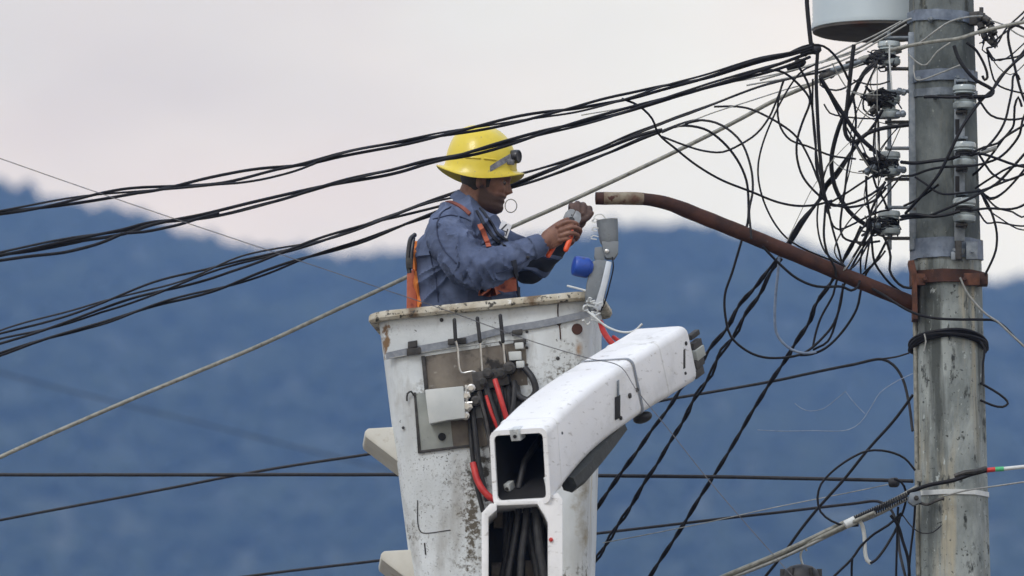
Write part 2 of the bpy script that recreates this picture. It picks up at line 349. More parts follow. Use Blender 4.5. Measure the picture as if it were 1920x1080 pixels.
tag(link_mesh('forest', me, 'canopy', origin=(0, 900, 0), smooth=False), 'blue hazy wood covering the far hills', 'wood', kind='stuff')

hz = bpy.data.materials.new('evening_haze'); hz.use_nodes = True; t = hz.node_tree; t.nodes.clear()
o_ = t.nodes.new('ShaderNodeOutputMaterial'); pv = t.nodes.new('ShaderNodeVolumePrincipled')
pv.inputs['Color'].default_value = (.235, .465, 1.0, 1); pv.inputs['Density'].default_value = 0.00020; pv.inputs['Anisotropy'].default_value = 0.0
t.links.new(pv.outputs[0], o_.inputs['Volume'])
ztop = max(v for v in RZ) + 60
bm = B(); box(bm, (0, 1600, (ztop - 6) / 2), (3200, 0, 0), (0, 2700, 0), (0, 0, (ztop + 6) / 2))
tag(obj('haze', bm, hz, smooth=False), 'bluish evening haze between camera and hills', 'haze', kind='stuff')

# ------------------------------------------------------------------ utility pole
PY = 40.36                                   # distance of the pole axis
p_top, p_bot = at(1765, 0, PY), at(1787, 1080, PY)
def pole_c(z):
    k = (z - p_bot.z) / (p_top.z - p_bot.z); return Vector((p_bot.x + (p_top.x - p_bot.x) * k, PY, z))
def pole_r(z):                               # outer (half silhouette) radius
    k = (z - p_bot.z) / (p_top.z - p_bot.z); return (69 + (61 - 69) * k) * PX
def zv(v, Y=PY): return at(1780, v, Y).z
POLE_ROT = R(14)
def octa(z, grow=0.0, seg=8, rot=POLE_ROT, cham=.05):
    """octagon with slightly rounded arrises"""
    c = pole_c(z); r = (pole_r(z) + grow) * 1.035; pts = []
    for k in range(8):
        for q in (-cham, 0, cham):
            a = rot + math.pi / 8 + k * math.pi / 4 + q * math.pi / 4
            rr = r * (math.cos(math.pi / 8) / math.cos(abs(q) * math.pi / 4 - math.pi / 8 * 1.0 if False else (math.pi / 8 - abs(q) * math.pi / 4)) if q else .985)
            pts.append(c + Vector((math.cos(a) * rr, math.sin(a) * rr, 0)))
    return pts
pole = thing('utility_pole', pole_c(0), 'tall weathered grey octagonal concrete utility pole carrying the tangle of wires', 'utility pole')
bm = B(); zs = list(np.linspace(0, p_bot.z - .1, 6)) + list(np.linspace(p_bot.z, p_top.z, 40)) + [p_top.z + .3, p_top.z + 1.0, p_top.z + 1.9]
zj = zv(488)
loft(bm, [octa(z) for z in zs if z < zj] + [octa(zj)])
obj('shaft', bm, 'concrete', pole)
bm = B(); loft(bm, [octa(zj, -.0015)] + [octa(z, -.0015) for z in zs if z > zj]); obj('upper_shaft', bm, 'concrete_dark', pole)['label'] = 'upper length of the concrete pole, glare contrast painted in as a darker tone'
def band(name, v0, v1, matn, grow=.006, parent=pole, tilt=0.0, cut=None):
    z0, z1 = zv(v1), zv(v0); bm = B()
    o0, o1, i0, i1 = octa(z0, grow), octa(z1, grow), octa(z0, -.004), octa(z1, -.004)
    for r in (o0, o1, i0, i1):
        for p in r: p.z += tilt * (p.x - pole_c(z0).x)
    loft(bm, [i0, o0, o1, i1, i0], cap=False)
    return obj(name, bm, matn, parent)
band('band', 26, 46, 'blue_steel', tilt=-.04)
band('band', 137, 158, 'blue_steel', tilt=.02)
band('band', 172, 186, 'galv', .004)
band('band', 452, 489, 'blue_steel', .008)
band('band', 924, 933, 'palewire', .004)['label'] = 'narrow white strap round the pole'
for (u, v) in ((1745, 36), (1800, 36), (1722, 148), (1795, 146), (1753, 180), (1790, 470), (1822, 472)):    # band bolts
    bm = B(); c = at(u, v, PY - pole_r(zv(v)) - .004); lathe(bm, c, (0, -1, 0), [(.011, -.012), (.011, .006), (.009, .010)], 6); lathe(bm, c, (0, -1, 0), [(.006, 0), (.006, .028)], 8)
    obj('bolt', bm, 'galv', pole, smooth=False)
bm = B(); box(bm, at(1797, 470, PY - .150), (.012, 0, 0), (0, .022, 0), (0, 0, .036), .003); obj('band_lug', bm, 'darksteel', pole)
bm = B(); box(bm, at(1822, 470, PY - .135), (.022, 0, 0), (0, .012, 0), (0, 0, .034), .003); obj('band_lug', bm, 'galv', pole)
bm = B(); box(bm, at(1790, 480, PY - .150), (.014, 0, 0), (0, .008, 0), (0, 0, .016), .003); obj('band_lug', bm, 'galv', pole)
bm = B(); prism(bm, [at(a, b, PY - .125) for a, b in ((1783, 466), (1812, 466), (1808, 478), (1786, 478))], (0, .03, 0), .003); obj('band_lug', bm, 'galv', pole)
# small steel step bolts and the ground-wire moulding on the left arris
bm = B(); tube(bm, [pole_c(zv(v)) + Vector((-pole_r(zv(v)) * .96, -.045, 0)) for v in np.linspace(1080, 540, 14)], .008, 8); obj('ground_wire_moulding', bm, 'tanwire', pole)
bm = B(); box(bm, at(1724, 893, PY - .135), (.010, 0, 0), (0, .02, 0), (0, 0, .022), .003); obj('junction_clip', bm, 'tanwire', pole)

# ------------------------------------------------------------------ insulator racks
def spool(bm, c, r=.044, h=.094):
    lathe(bm, c, (0, 0, 1), [(r * .55, -h / 2), (r * .92, -h / 2 + .003), (r, -h / 2 + .010), (r, -h / 2 + .022), (r * .86, -h / 2 + .027), (r * .97, -h / 2 + .033), (r * .80, -h * .17), (r * .60, -.008), (r * .57, 0), (r * .60, .008),
                              (r * .80, h * .17), (r * .97, h / 2 - .033), (r * .86, h / 2 - .027), (r, h / 2 - .022), (r, h / 2 - .010), (r * .92, h / 2 - .003), (r * .55, h / 2)], 20)
Yl = PY - .02
rl = thing('insulator_rack', at(1700, 470, Yl), 'steel rack of four spool insulators wrapped in cut wire ends, beside the pole', 'insulator rack', 'insulator racks on the pole')
bm = B(); a, b = at(1709, 62, Yl), at(1712, 470, Yl)
box(bm, (a + b) / 2, (.013, 0, 0), (0, .030, 0), (b - a) / 2, .003); obj('channel', bm, 'galv', rl)
bm = B(); tube(bm, [at(1667, 60, Yl), at(1668, 468, Yl)], .0085, 10); obj('rod', bm, 'galv', rl)
for v in (100, 200, 307, 418):
    bm = B(); spool(bm, at(1667, v, Yl)); obj('insulator', bm, 'porcelain', rl)
    for dv in (-29, 29):
        bm = B(); c = (at(1662, v + dv, Yl) + at(1706, v + dv, Yl)) / 2
        box(bm, c, (25 * PX, 0, 0), (0, .020, 0), (0, 0, .0045), .002); obj('arm', bm, 'darksteel' if dv > 0 else 'galv', rl)
rn = random.Random(11)
for v, n in ((112, 9), (185, 26), (312, 24), (425, 20)):             # stubs of tie wire twisted round each spool
    bm = B(); c = at(1655, v, Yl)
    for k in range(n):
        a0 = rn.uniform(0, 6.28); z0 = rn.uniform(-.028, .028); r0 = rn.uniform(.034, .056); pts = []
        for q in range(8):
            a_ = a0 + q * rn.uniform(.35, .6); pts.append((c.x + math.cos(a_) * r0 * 1.15, c.y + math.sin(a_) * r0, c.z + z0 + rn.uniform(-.012, .012)))
        e = np.array(pts[-1]); pts.append(tuple(e + np.array((rn.uniform(-.05, .02), rn.uniform(-.04, .0), rn.uniform(-.035, .035)))))
        tube(bm, catmull(pts, .012), rn.choice((.0028, .0035, .005)), 5)
    tag(obj('tie_wire', bm, 'black2', rl), kind='stuff')
for (u, v, s) in ((1636, 186, 20), (1690, 172, 15), (1688, 214, 16), (1632, 318, 22), (1690, 318, 14), (1640, 424, 18), (1640, 206, 17), (1650, 296, 12)):
    bm = B(); c = at(u, v, Yl - .05); a_ = rn.uniform(-.6, .6)
    d = Vector((math.cos(a_), 0, math.sin(a_))); lathe(bm, c - d * s * PX * .5, d, [(.006, -.004), (.013, 0), (.014, .012), (.010, .018), (.014, s * PX * .6), (.013, s * PX), (.005, s * PX + .006)], 8)
    obj('wire_connector', bm, 'darksteel' if rn.random() < .6 else 'galv', rl)
Yr = PY - .185
rr_ = thing('insulator_rack', at(1800, 470, Yr), 'steel rack with three pale spool insulators bolted to the camera side of the pole', 'insulator rack', 'insulator racks on the pole')
bm = B(); a, b = at(1799, 148, PY - .138), at(1799, 452, PY - .138)
box(bm, (a + b) / 2, (.020, 0, 0), (0, .008, 0), (b - a) / 2, .002)
obj('channel', bm, 'galv', rr_)
for v in (238, 345):
    bm = B(); box(bm, at(1795, v, PY - .147), (.008, 0, 0), (0, .0025, 0), (0, 0, .030), .002); obj('slot', bm, 'boom_dark', rr_)
for v in (182, 289, 394):
    bm = B(); spool(bm, at(1808, v, Yr)); obj('insulator', bm, 'porcelain', rr_)
    bm = B(); tube(bm, [at(1808, v - 34, Yr), at(1808, v + 34, Yr)], .007, 8); obj('pin', bm, 'darksteel', rr_)
    for dv in (-29, 29):
        bm = B(); c = at(1803, v + dv, Yr + .02); box(bm, c, (.022, 0, 0), (0, .034, 0), (0, 0, .0045), .002); obj('arm', bm, 'darksteel' if dv > 0 else 'galv', rr_)
    bm = B(); c = at(1808, v, Yr)
    for q in range(3):
        tube(bm, [(c.x + math.cos(t_) * (.029 + .004 * (q % 2)), c.y + math.sin(t_) * (.029 + .004 * (q % 2)), c.z + (q - 1) * .007 + .002 * math.sin(3 * t_)) for t_ in np.linspace(0, 6.1, 20)], .0042, 6)
    obj('tie_wire', bm, 'black2', rr_)
# dead-end hardware at the top right of the pole
hw = thing('dead_end_clamp', at(1850, 60, PY - .05), 'dark cluster of dead-end clamps and cut wire at the pole top right', 'clamp')
bm = B(); prism(bm, [at(a, b, PY - .07) for a, b in ((1800, 24), (1838, 20), (1856, 32), (1858, 44), (1838, 46), (1800, 46))], (0, .035, 0), .004); obj('bracket', bm, 'darksteel', hw)
bm = B(); lathe(bm, at(1840, 14, PY - .05), (0, 0, -1), [(.008, 0), (.008, .02), (.015, .022), (.015, .034), (.008, .036), (.008, .07)], 8); obj('bolt', bm, 'darksteel', hw)
for (u0, v0, u1, v1, r) in ((1838, 44, 1848, 74, 7), (1852, 38, 1866, 66, 8), (1858, 60, 1864, 86, 6), (1846, 70, 1862, 84, 5), (1836, 30, 1856, 40, 8)):
    bm = B(); A, C_ = at(u0, v0, PY - .09), at(u1, v1, PY - .10); d = C_ - A; l = d.length
    lathe(bm, A, d, [(r * .5 * PX, -.004), (r * PX, 0), (r * PX, l * .3), (r * .7 * PX, l * .36), (r * .9 * PX, l * .5), (r * .9 * PX, l * .9), (r * .4 * PX, l)], 9); obj('clamp_body', bm, 'darksteel', hw)
bm = B()
for k in range(12):
    c = np.array(at(rn.uniform(1838, 1866), rn.uniform(40, 84), PY - .1)); pts = [c]
    for q in range(4): c = c + np.array((rn.uniform(-.018, .022), rn.uniform(-.015, .01), rn.uniform(-.028, .012))); pts.append(c)
    tube(bm, catmull(pts, .01), .0028, 5)
tag(obj('cut_wire', bm, 'black2', hw), kind='stuff')
for (u0, v0, u1, v1, r, mt) in ((1612, 112, 1690, 90, 6, 'tanwire'), (1640, 104, 1668, 92, 8, 'darksteel'), (1540, 144, 1562, 138, 9, 'darksteel'), (1480, 128, 1506, 116, 9, 'black'), (1505, 98, 1535, 92, 10, 'black2'), (1560, 132, 1625, 112, 6, 'galv')):
    A, C_ = at(u0, v0, PY - .02), at(u1, v1, PY - .02); d = C_ - A; l = d.length
    root = thing('wire_grip', A, {1612: 'tan wire grip between messenger cable and top spool insulator', 1640: 'dark bolted clamp hugging the top spool insulator', 1540: 'dark stubby splice on the messenger where the heavy diagonal drop leaves', 1480: 'black splice sleeve on the lower heavy cable bundle near the transformer', 1505: 'grey wedge clamp where the vertical black cable meets the top bundle', 1560: 'slim galvanised grip on the grey messenger under the transformer'}[u0], 'clamp', 'grips and splices on the incoming cables')
    bm = B(); lathe(bm, A, d, [(r * .4 * PX, -.01), (r * .8 * PX, 0), (r * PX, l * .12), (r * .75 * PX, l * .3), (r * .8 * PX, l * .6), (r * PX, l * .75), (r * .8 * PX, l), (r * .4 * PX, l + .01)], 10); obj('sleeve', bm, mt, root)
    bm = B(); box(bm, A + d * .55 + Vector((0, 0, r * .9 * PX)), d.normalized() * l * .16, (0, r * .5 * PX, 0), (0, 0, r * .45 * PX), .001); obj('keeper', bm, 'darksteel', root)

# ------------------------------------------------------------------ transformer
TY = PY + .37; tcn_ = at(1646, 61, TY)
tr = thing('pole_transformer', tcn_, 'pale blue grey cylindrical transformer tank hung high beside the pole, cut by the frame top', 'transformer')
bm = B(); R_ = 127 * PX
lathe(bm, tcn_, (0, 0, 1), [(R_ - .012, .004), (R_, .012), (R_, .03), (R_ - .004, .04), (R_ - .004, .80), (R_ + .008, .81), (R_ + .008, .84), (R_ * .8, .90), (R_ * .2, .93)], 56); obj('tank', bm, 'tank', tr)
bm = B(); lathe(bm, tcn_, (0, 0, 1), [(R_ - .003, .010), (R_ - .004, .000), (R_ - .02, -.006), (R_ * .6, -.014), (R_ * .2, -.017), (.004, -.017)], 56, cap=False); obj('base_rim', bm, 'tank_base', tr)
for k in (0.2, .6):
    bm = B(); c = at(1716, 0, PY + .12); box(bm, (c.x, c.y, tcn_.z + .06 + k), (.018, 0, 0), (0, .085, 0), (0, 0, .055), .004); obj('hanger_bracket', bm, 'tanwire', tr)
for k in (-1, 1):
    bm = B(); c = tcn_ + Vector((k * .11, -.05, .93)); lathe(bm, c, (0, 0, 1), [(.03, -.02), (.035, 0), (.05, .01), (.03, .03), (.05, .05), (.03, .07), (.05, .09), (.03, .11), (.015, .14)], 16); obj('bushing', bm, 'porcelain', tr)

# ------------------------------------------------------------------ rusty street-lamp arm
arm = thing('lamp_arm', at(1712, 560, PY - .1), 'rusty brown bent steel pipe arm with open end, clamped to the pole', 'lamp arm')
pth = [(1117, 372, 40.02), (1160, 372, 40.03), (1205, 373, 40.05), (1250, 381, 40.07), (1310, 404, 40.10), (1400, 440, 40.14), (1500, 481, 40.19), (1600, 523, 40.24), (1716, 571, 40.30)]
P3 = catmull([tuple(at(*p)) for p in pth], .025)
bm = B(); n_ = len(P3)
rad = [.0240 + .0045 * min(1, max(0, (i / n_ - .16) / .1)) + .0006 * math.sin(i * 1.7) for i in range(n_)]
tube(bm, P3, rad, 20, cap=False)
inner = [P3[0] + (P3[i] - P3[0]) for i in range(0, 6)]; tube(bm, inner, .0205, 20, cap=False)
obj('pipe', bm, 'rust', arm)
bm = B(); tube(bm, P3[1:7], [r + .0006 for r in rad[1:7]], 20, cap=False); o = obj('worn_paint_ring', bm, 'worn_paint', arm); o['label'] = 'pipe mouth with remains of pale paint'
bm = B(); ang = [2 * math.pi * k / 20 for k in range(20)]
loft(bm, [[P3[0] + np.array((0, math.cos(a) * r, math.sin(a) * r)) for a in ang] for r in (.0205, .0242)], cap=False); obj('pipe_mouth', bm, 'worn_paint', arm)
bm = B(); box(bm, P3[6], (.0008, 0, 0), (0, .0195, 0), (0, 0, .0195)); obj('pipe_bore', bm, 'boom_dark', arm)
bm = B(); prism(bm, [at(a, b, PY - .150) for a, b in ((1703, 488), (1714, 488), (1719, 510), (1721, 598), (1711, 598), (1711, 530), (1708, 512))], (0, .11, 0), .002); obj('back_plate', bm, 'rust_bright', arm)
bm = B(); o0 = octa(zv(536), .011); o1 = octa(zv(512), .011); i0 = octa(zv(536), -.004); i1 = octa(zv(512), -.004); loft(bm, [i0, o0, o1, i1, i0], cap=False); obj('clamp_band', bm, 'rust', arm)
bm = B(); box(bm, at(1822, 524, PY - .145), (.030, 0, 0), (0, .012, 0), (0, 0, .023), .003); obj('clamp_block', bm, 'rust_bright', arm)
bm = B(); box(bm, at(1842, 525, PY - .085), (.020, 0, 0), (0, .035, 0), (0, 0, .022), .003); obj('clamp_ear', bm, 'rust', arm)
bm = B(); box(bm, at(1722, 524, PY - .14), (.026, 0, 0), (0, .010, 0), (0, 0, .022), .003); obj('clamp_block', bm, 'rust_bright', arm)
for (u, v) in ((1808, 524), (1734, 524)):
    bm = B(); c = at(u, v, PY - .158); lathe(bm, c, (0, -1, 0), [(.010, -.01), (.010, .006), (.006, .007), (.006, .02)], 6); obj('bolt', bm, 'rust', arm, smooth=False)

# ------------------------------------------------------------------ bucket
yaw, roll = R(-5), R(2.8)
ex = Vector((math.cos(yaw) * math.cos(roll), math.sin(yaw) * math.cos(roll), math.sin(roll))); ey = Vector((-math.sin(yaw), math.cos(yaw), 0)); ez = ex.cross(ey).normalized()
A0, B0, H0 = .411, .30, 1.10; TA, TB = math.tan(R(4.3)), math.tan(R(3.0))
C0 = at(907, 573, 39.70) + ey * B0
bk = thing('aerial_bucket', C0 - ez * H0, 'stained white fibreglass lift bucket with control levers on its face', 'lift bucket')
def rrect(a, b, r, n=7):
    pts = []
    for (sx, sy, a0) in ((1, 1, 0), (-1, 1, 90), (-1, -1, 180), (1, -1, 270)):
        for k in range(n):
            t_ = R(a0 + 90 * k / (n - 1)); pts.append((sx * (a - r) + r * math.cos(t_), sy * (b - r) + r * math.sin(t_)))
    return pts
def bring(s, grow=0.0, r=.075):
    a, b = A0 - s * TA + grow, B0 - s * TB + grow
    slope = .016
    return [C0 + ex * x + ey * y - ez * s + ez * (slope * x / A0 * max(0, 1 - s / .25)) for x, y in rrect(a, b, r)]
def bw(p, k):                       # slight hand-laid unevenness
    return p + ey * .0025 * noise.noise(p * 5) + ex * .0025 * noise.noise(p * 5 + Vector((9, 0, 0)))
bm = B(); ss = [0, .03, .08, .16, .25, .4, .55, .7, .85, 1.0, H0 - .03, H0]
loft(bm, [[bw(p, 0) for p in bring(s, -.004 if s < H0 else -.03)] for s in ss], cap=False)
loft(bm, [bring(s, -.018) for s in (0, .1, .3, .6, H0 - .03)], cap=False)
r_o, r_i = bring(0, -.004), bring(0, -.018); loft(bm, [r_o, r_i], cap=False)
lo = bring(H0, -.03); vs = [bm.verts.new(p) for p in lo]; bm.faces.new(vs)
lo = bring(H0 - .03, -.018); vs = [bm.verts.new(p) for p in lo]; bm.faces.new(vs)
obj('shell', bm, 'bucket', bk)
bm = B(); ring = [np.array(p - ez * .004) for p in bring(0, .010)]; n = len(ring)
prof = [(.014, .018), (.020, .010), (.021, -.006), (.014, -.016), (-.012, -.017), (-.022, -.008), (-.022, .010), (-.012, .019)]
rings = []
for i in range(n):
    tn = Vector(ring[(i + 1) % n] - ring[i - 1]).normalized(); on = tn.cross(ez).normalized()
    w_ = .0025 * noise.noise(Vector(ring[i]) * 22)
    rings.append([Vector(ring[i]) + on * (a + w_) + ez * (b + w_) for a, b in prof])
loft(bm, rings + [rings[0]], cap=False); obj('rim', bm, 'bucket_lip', bk)
def stain(matn, loc, centre, rad, col, nscale, th, soft=.12):
    m = M[matn]; t = m.node_tree; nn = t.nodes; lk = t.links.new; bs = nn['Principled BSDF']; src = bs.inputs['Base Color'].links[0].from_socket
    tcx = nn.new('ShaderNodeTexCoord'); mpx = nn.new('ShaderNodeMapping'); mpx.vector_type = 'TEXTURE'
    mpx.inputs['Location'].default_value = centre - loc; mpx.inputs['Scale'].default_value = rad
    ln = nn.new('ShaderNodeVectorMath'); ln.operation = 'LENGTH'; nx = nn.new('ShaderNodeTexNoise'); nx.inputs['Scale'].default_value = nscale; nx.inputs['Detail'].default_value = 8; nx.inputs['Roughness'].default_value = .65
    lk(tcx.outputs['Object'], mpx.inputs[0]); lk(mpx.outputs[0], ln.inputs[0]); lk(tcx.outputs['Object'], nx.inputs['Vector'])
    mr = nn.new('ShaderNodeMapRange'); mr.inputs['From Min'].default_value = 0; mr.inputs['From Max'].default_value = 1; mr.inputs['To Min'].default_value = .26; mr.inputs['To Max'].default_value = -.12; lk(ln.outputs['Value'], mr.inputs[0])
    ad = nn.new('ShaderNodeMath'); ad.operation = 'ADD'; lk(nx.outputs['Fac'], ad.inputs[0]); lk(mr.outputs[0], ad.inputs[1])
    rp = nn.new('ShaderNodeValToRGB'); rp.color_ramp.elements[0].position = th; rp.color_ramp.elements[1].position = th + soft; lk(ad.outputs[0], rp.inputs[0])
    mx = nn.new('ShaderNodeMixRGB'); mx.inputs[2].default_value = (*col, 1); lk(rp.outputs[0], mx.inputs[0]); lk(src, mx.inputs[1]); lk(mx.outputs[0], bs.inputs['Base Color'])
# front face plane, for the fittings
fp0 = C0 - ey * (B0 - .004); fn = (-ey - ez * TB).normalized(); fdn = (-ez + ey * TB).normalized()
def F(px, py, off=0.0): return on_plane(px, py, fp0 + fn * off, fn)
def plate(name, poly, off, thick, matn, bev=.002, label=None):
    bm = B(); prism(bm, [F(a, b, off) for a, b in poly], fn * thick, bev); o = obj(name, bm, matn, bk)
    if label: o['label'] = label
    return o
def ftube(name, pts, r, matn, sides=8, step=.012):
    bm = B(); tube(bm, catmull([tuple(F(a, b, c)) for a, b, c in pts], step), r, sides, round_ends=False); return obj(name, bm, matn, bk)
for (u0, v0, u1, v1) in ((684, 803, 748, 868), (714, 1033, 778, 1098)):           # moulded steps on the left side
    bm = B(); y_ = C0.y - .19
    prism(bm, [at(u0 + 6, v0, y_), at(u0, v0 + 6, y_), at(u0 + 1, v0 + 16, y_), at(u1 + 6, v1 + 4, y_), at(u1 + 34, v1, y_), at(u1 + 26, v0 - 5, y_)], (-.012, .26, -.02), .006); obj('side_step', bm, 'bucket_step', bk)
for u in (1086, 1104, 1119):                                                      # vertical flutes on the right corner
    bm = B(); tube(bm, [F(u - .047 * (v - 560) * .9, v, -.012 - .0030 * (u - 1080) ** 1.0) for v in np.linspace(700, 1095, 8)], .012, 8); obj('corner_flute', bm, 'bucket_step', bk)
bkl = C0 - ez * H0
stain('bucket', bkl, F(885, 975), (.09, .12, .42), (.11, .095, .07), 55, .60)
stain('bucket', bkl, F(905, 880), (.12, .12, .22), (.055, .05, .04), 30, .62)
stain('bucket', bkl, F(722, 640), (.035, .12, .16), (.22, .13, .06), 26, .56)
stain('bucket', bkl, F(1085, 660), (.03, .10, .10), (.36, .22, .11), 14, .58, .3)
stain('bucket', bkl, F(1095, 930), (.06, .14, .40), (.30, .26, .18), 12, .56, .25)
stain('bucket', bkl, F(950, 700), (.12, .1, .12), (.10, .085, .07), 16, .58)
plate('recess_plate', ((797, 668), (985, 640), (990, 722), (803, 736)), -.001, .003, 'grime')
plate('recess_frame', ((790, 668), (797, 667), (804, 738), (797, 739)), -.001, .012, 'darksteel')
plate('recess_frame', ((797, 733), (890, 722), (892, 729), (798, 741)), -.001, .010, 'grime')
plate('mounting_plate', ((778, 738), (885, 728), (893, 838), (786, 848)), -.001, .006, 'greyplate')
plate('plate_edge', ((776, 736), (780, 736), (790, 848), (784, 850)), -.001, .010, 'darksteel', .001)
plate('plate_edge', ((786, 845), (886, 833), (887, 837), (787, 850)), -.001, .010, 'darksteel', .001)
ftube('hook', [(763, 752, .012), (764, 738, .014), (771, 734, .014), (776, 742, .012)], .0035, 'darksteel')
stain('grime', bkl, F(930, 700), (.12, .12, .14), (.03, .027, .024), 14, .55)
plate('valve_box', ((800, 733), (872, 726), (876, 786), (842, 790), (808, 797)), .005, .075, 'palebox', .004)
bm = B(); lathe(bm, F(829, 819, .005), fn, [(.014, 0), (.015, .006), (.008, .007)], 14); obj('plug', bm, 'boom_dark', bk)
plate('soot_patch', ((845, 790), (905, 783), (915, 835), (890, 840), (850, 838)), .005, .002, 'grime')
def hose_set():
    for k, (x0, y0, x1, y1, x2, y2, r, mt, o0) in enumerate(((893, 700, 905, 760, 925, 850, .009, 'rubber', .05), (905, 705, 920, 760, 948, 850, .010, 'rubber', .06), (912, 720, 928, 770, 945, 830, .008, 'rubber', .075),
        (884, 740, 890, 800, 900, 880, .010, 'rubber', .05), (928, 690, 940, 740, 950, 830, .011, 'rubber', .04), (950, 700, 955, 745, 960, 800, .012, 'rubber', .03), (965, 720, 962, 760, 950, 810, .010, 'rubber', .06),
        (897, 735, 912, 790, 925, 870, .007, 'darksteel', .085), (880, 760, 884, 830, 892, 900, .009, 'rubber', .03), (935, 730, 930, 780, 935, 850, .010, 'rubber', .03))):
        ftube('hose', [(x0, y0, o0 * .6), (x1, y1, o0), (x2, y2, o0 * 1.1), (x2 + 14, y2 + 60, o0)], r, mt)
hose_set()
ftube('hose', [(984, 690, .03), (1000, 712, .05), (1004, 735, .05), (990, 750, .045), (972, 742, .04), (962, 715, .03)], .013, 'rubber', 10)['label'] = 'black hose bent back in a short loop'
ftube('hose', [(928, 712, .07), (938, 745, .095), (950, 785, .10), (962, 830, .09)], .0105, 'redplastic', 10)['label'] = 'bright red hydraulic hose'
ftube('hose', [(912, 742, .06), (922, 775, .08), (934, 806, .08), (945, 845, .07)], .007, 'redplastic', 8)['label'] = 'thin red hose beside the black hoses'
ftube('hose', [(887, 868, .05), (895, 900, .07), (908, 922, .08), (925, 936, .08), (945, 940, .06)], .013, 'redplastic', 10)['label'] = 'red hose emerging lower beside the boom'
for (u, v, s) in ((874, 742, 9), (876, 762, 11), (884, 728, 8), (873, 780, 8), (905, 716, 9), (893, 752, 10), (915, 700, 10), (940, 700, 11), (955, 690, 12)):     # valve fittings
    bm = B(); c = F(u, v, .055); lathe(bm, c, fn, [(s * PX * .9, -.05), (s * PX, 0), (s * PX, .012), (s * .6 * PX, .014), (s * .6 * PX, .022)], 6 if s % 2 else 10); obj('valve_fitting', bm, 'chrome' if u < 890 else 'darksteel', bk, smooth=False)
ftube('valve_stem', [(874, 722, .06), (875, 745, .064), (876, 782, .06)], .006, 'chrome')
ftube('valve_stem', [(866, 757, .064), (886, 755, .064)], .006, 'chrome')
plate('valve_block', ((886, 700), (950, 690), (958, 722), (892, 735)), .004, .05, 'darksteel', .004)
plate('valve_block', ((900, 735), (975, 722), (985, 800), (920, 812)), .003, .03, 'darksteel', .006)
for pts in (((852, 600), (854, 636), (858, 652), (862, 692), (866, 699), (890, 697), (893, 715)), ((895, 597), (900, 640), (904, 690), (907, 720)), ((938, 592), (943, 640), (948, 690), (950, 706))):
    ft = [(a, b, .050 - .01 * i / len(pts)) for i, (a, b) in enumerate(pts)]
    lev = ftube('lever', ft, .0042, 'chrome', 8, .01)
    bm = B(); (a0, b0), (a1, b1) = pts[0], pts[1]
    tube(bm, [tuple(F(a0 + (a1 - a0) * k, b0 + (b1 - b0) * k, .050)) for k in np.linspace(0, 1.0, 6)], .0075, 10, round_ends=True); obj('grip', bm, 'rubber', lev)
ftube('lever', [(756 + 180, 640, .04), (945, 655, .045), (952, 700, .04)], .004, 'darksteel')
for (u, v, a, b) in ((966, 668, 20, 15), (976, 684, 13, 12), (974, 649, 14, 11)):
    plate('pale_fitting', ((u - a * .6, v - b * .5), (u + a * .6, v - b * .6), (u + a * .65, v + b * .5), (u - a * .5, v + b * .6)), .004, .03, 'palebox', .004)
# webbing strap across the face with its buckles
spt = [(724, 668), (780, 656), (860, 641), (940, 620), (1020, 606), (1085, 592), (1106, 588)]
bm = B(); S3 = catmull([tuple(F(a, b, .006)) for a, b in spt], .02); up_ = np.array(-fdn)
loft(bm, [[p + up_ * .013 + np.array(fn) * .0035, p - up_ * .013 + np.array(fn) * .0035, p - up_ * .013, p + up_ * .013] for p in S3]); obj('strap', bm, 'strap', bk)
bm = B(); tube(bm, catmull([tuple(F(a, b, .012)) for a, b in ((730, 672), (800, 660), (870, 650), (965, 638), (990, 640))], .02), .0022, 6); obj('tie_cord', bm, 'greywire', bk)
for (u, v, a, b) in ((774, 646, 9, 7), (776, 659, 13, 7), (857, 640, 17, 6), (970, 624, 10, 6), (975, 642, 12, 6)):
    plate('buckle', ((u - a, v - b + 2), (u + a, v - b - 1), (u + a, v + b - 2), (u - a, v + b + 1)), .010, .012, 'darksteel', .003)
bm = B(); lathe(bm, F(1082, 617, -.002), fn, [(.021, 0), (.020, .004), (.012, .0035), (.002, .003)], 20); obj('rusty_plug', bm, 'rust', bk)
ftube('crack', [(1047, 560, .001), (1046, 590, .001), (1050, 618, .001), (1051, 636, .001)], .0025, 'rust', 5)
ftube('crack', [(783, 938, .001), (784, 985, .001), (790, 998, .001), (845, 994, .001)], .0022, 'darksteel', 5)
ftube('crack', [(796, 1018, .001), (798, 1040, .001)], .0030, 'darksteel', 5)
for (u, v, r) in ((828, 600, 4), (1048, 606, 5), (988, 622, 3), (988, 652, 3), (988, 684, 3), (756, 802, 3), (1040, 735, 4), (1046, 672, 4)):
    bm = B(); lathe(bm, F(u, v, -.001), fn, [(r * PX, 0), (r * PX * .9, .004), (r * PX * .4, .005)], 8); obj('rivet', bm, 'darksteel', bk)
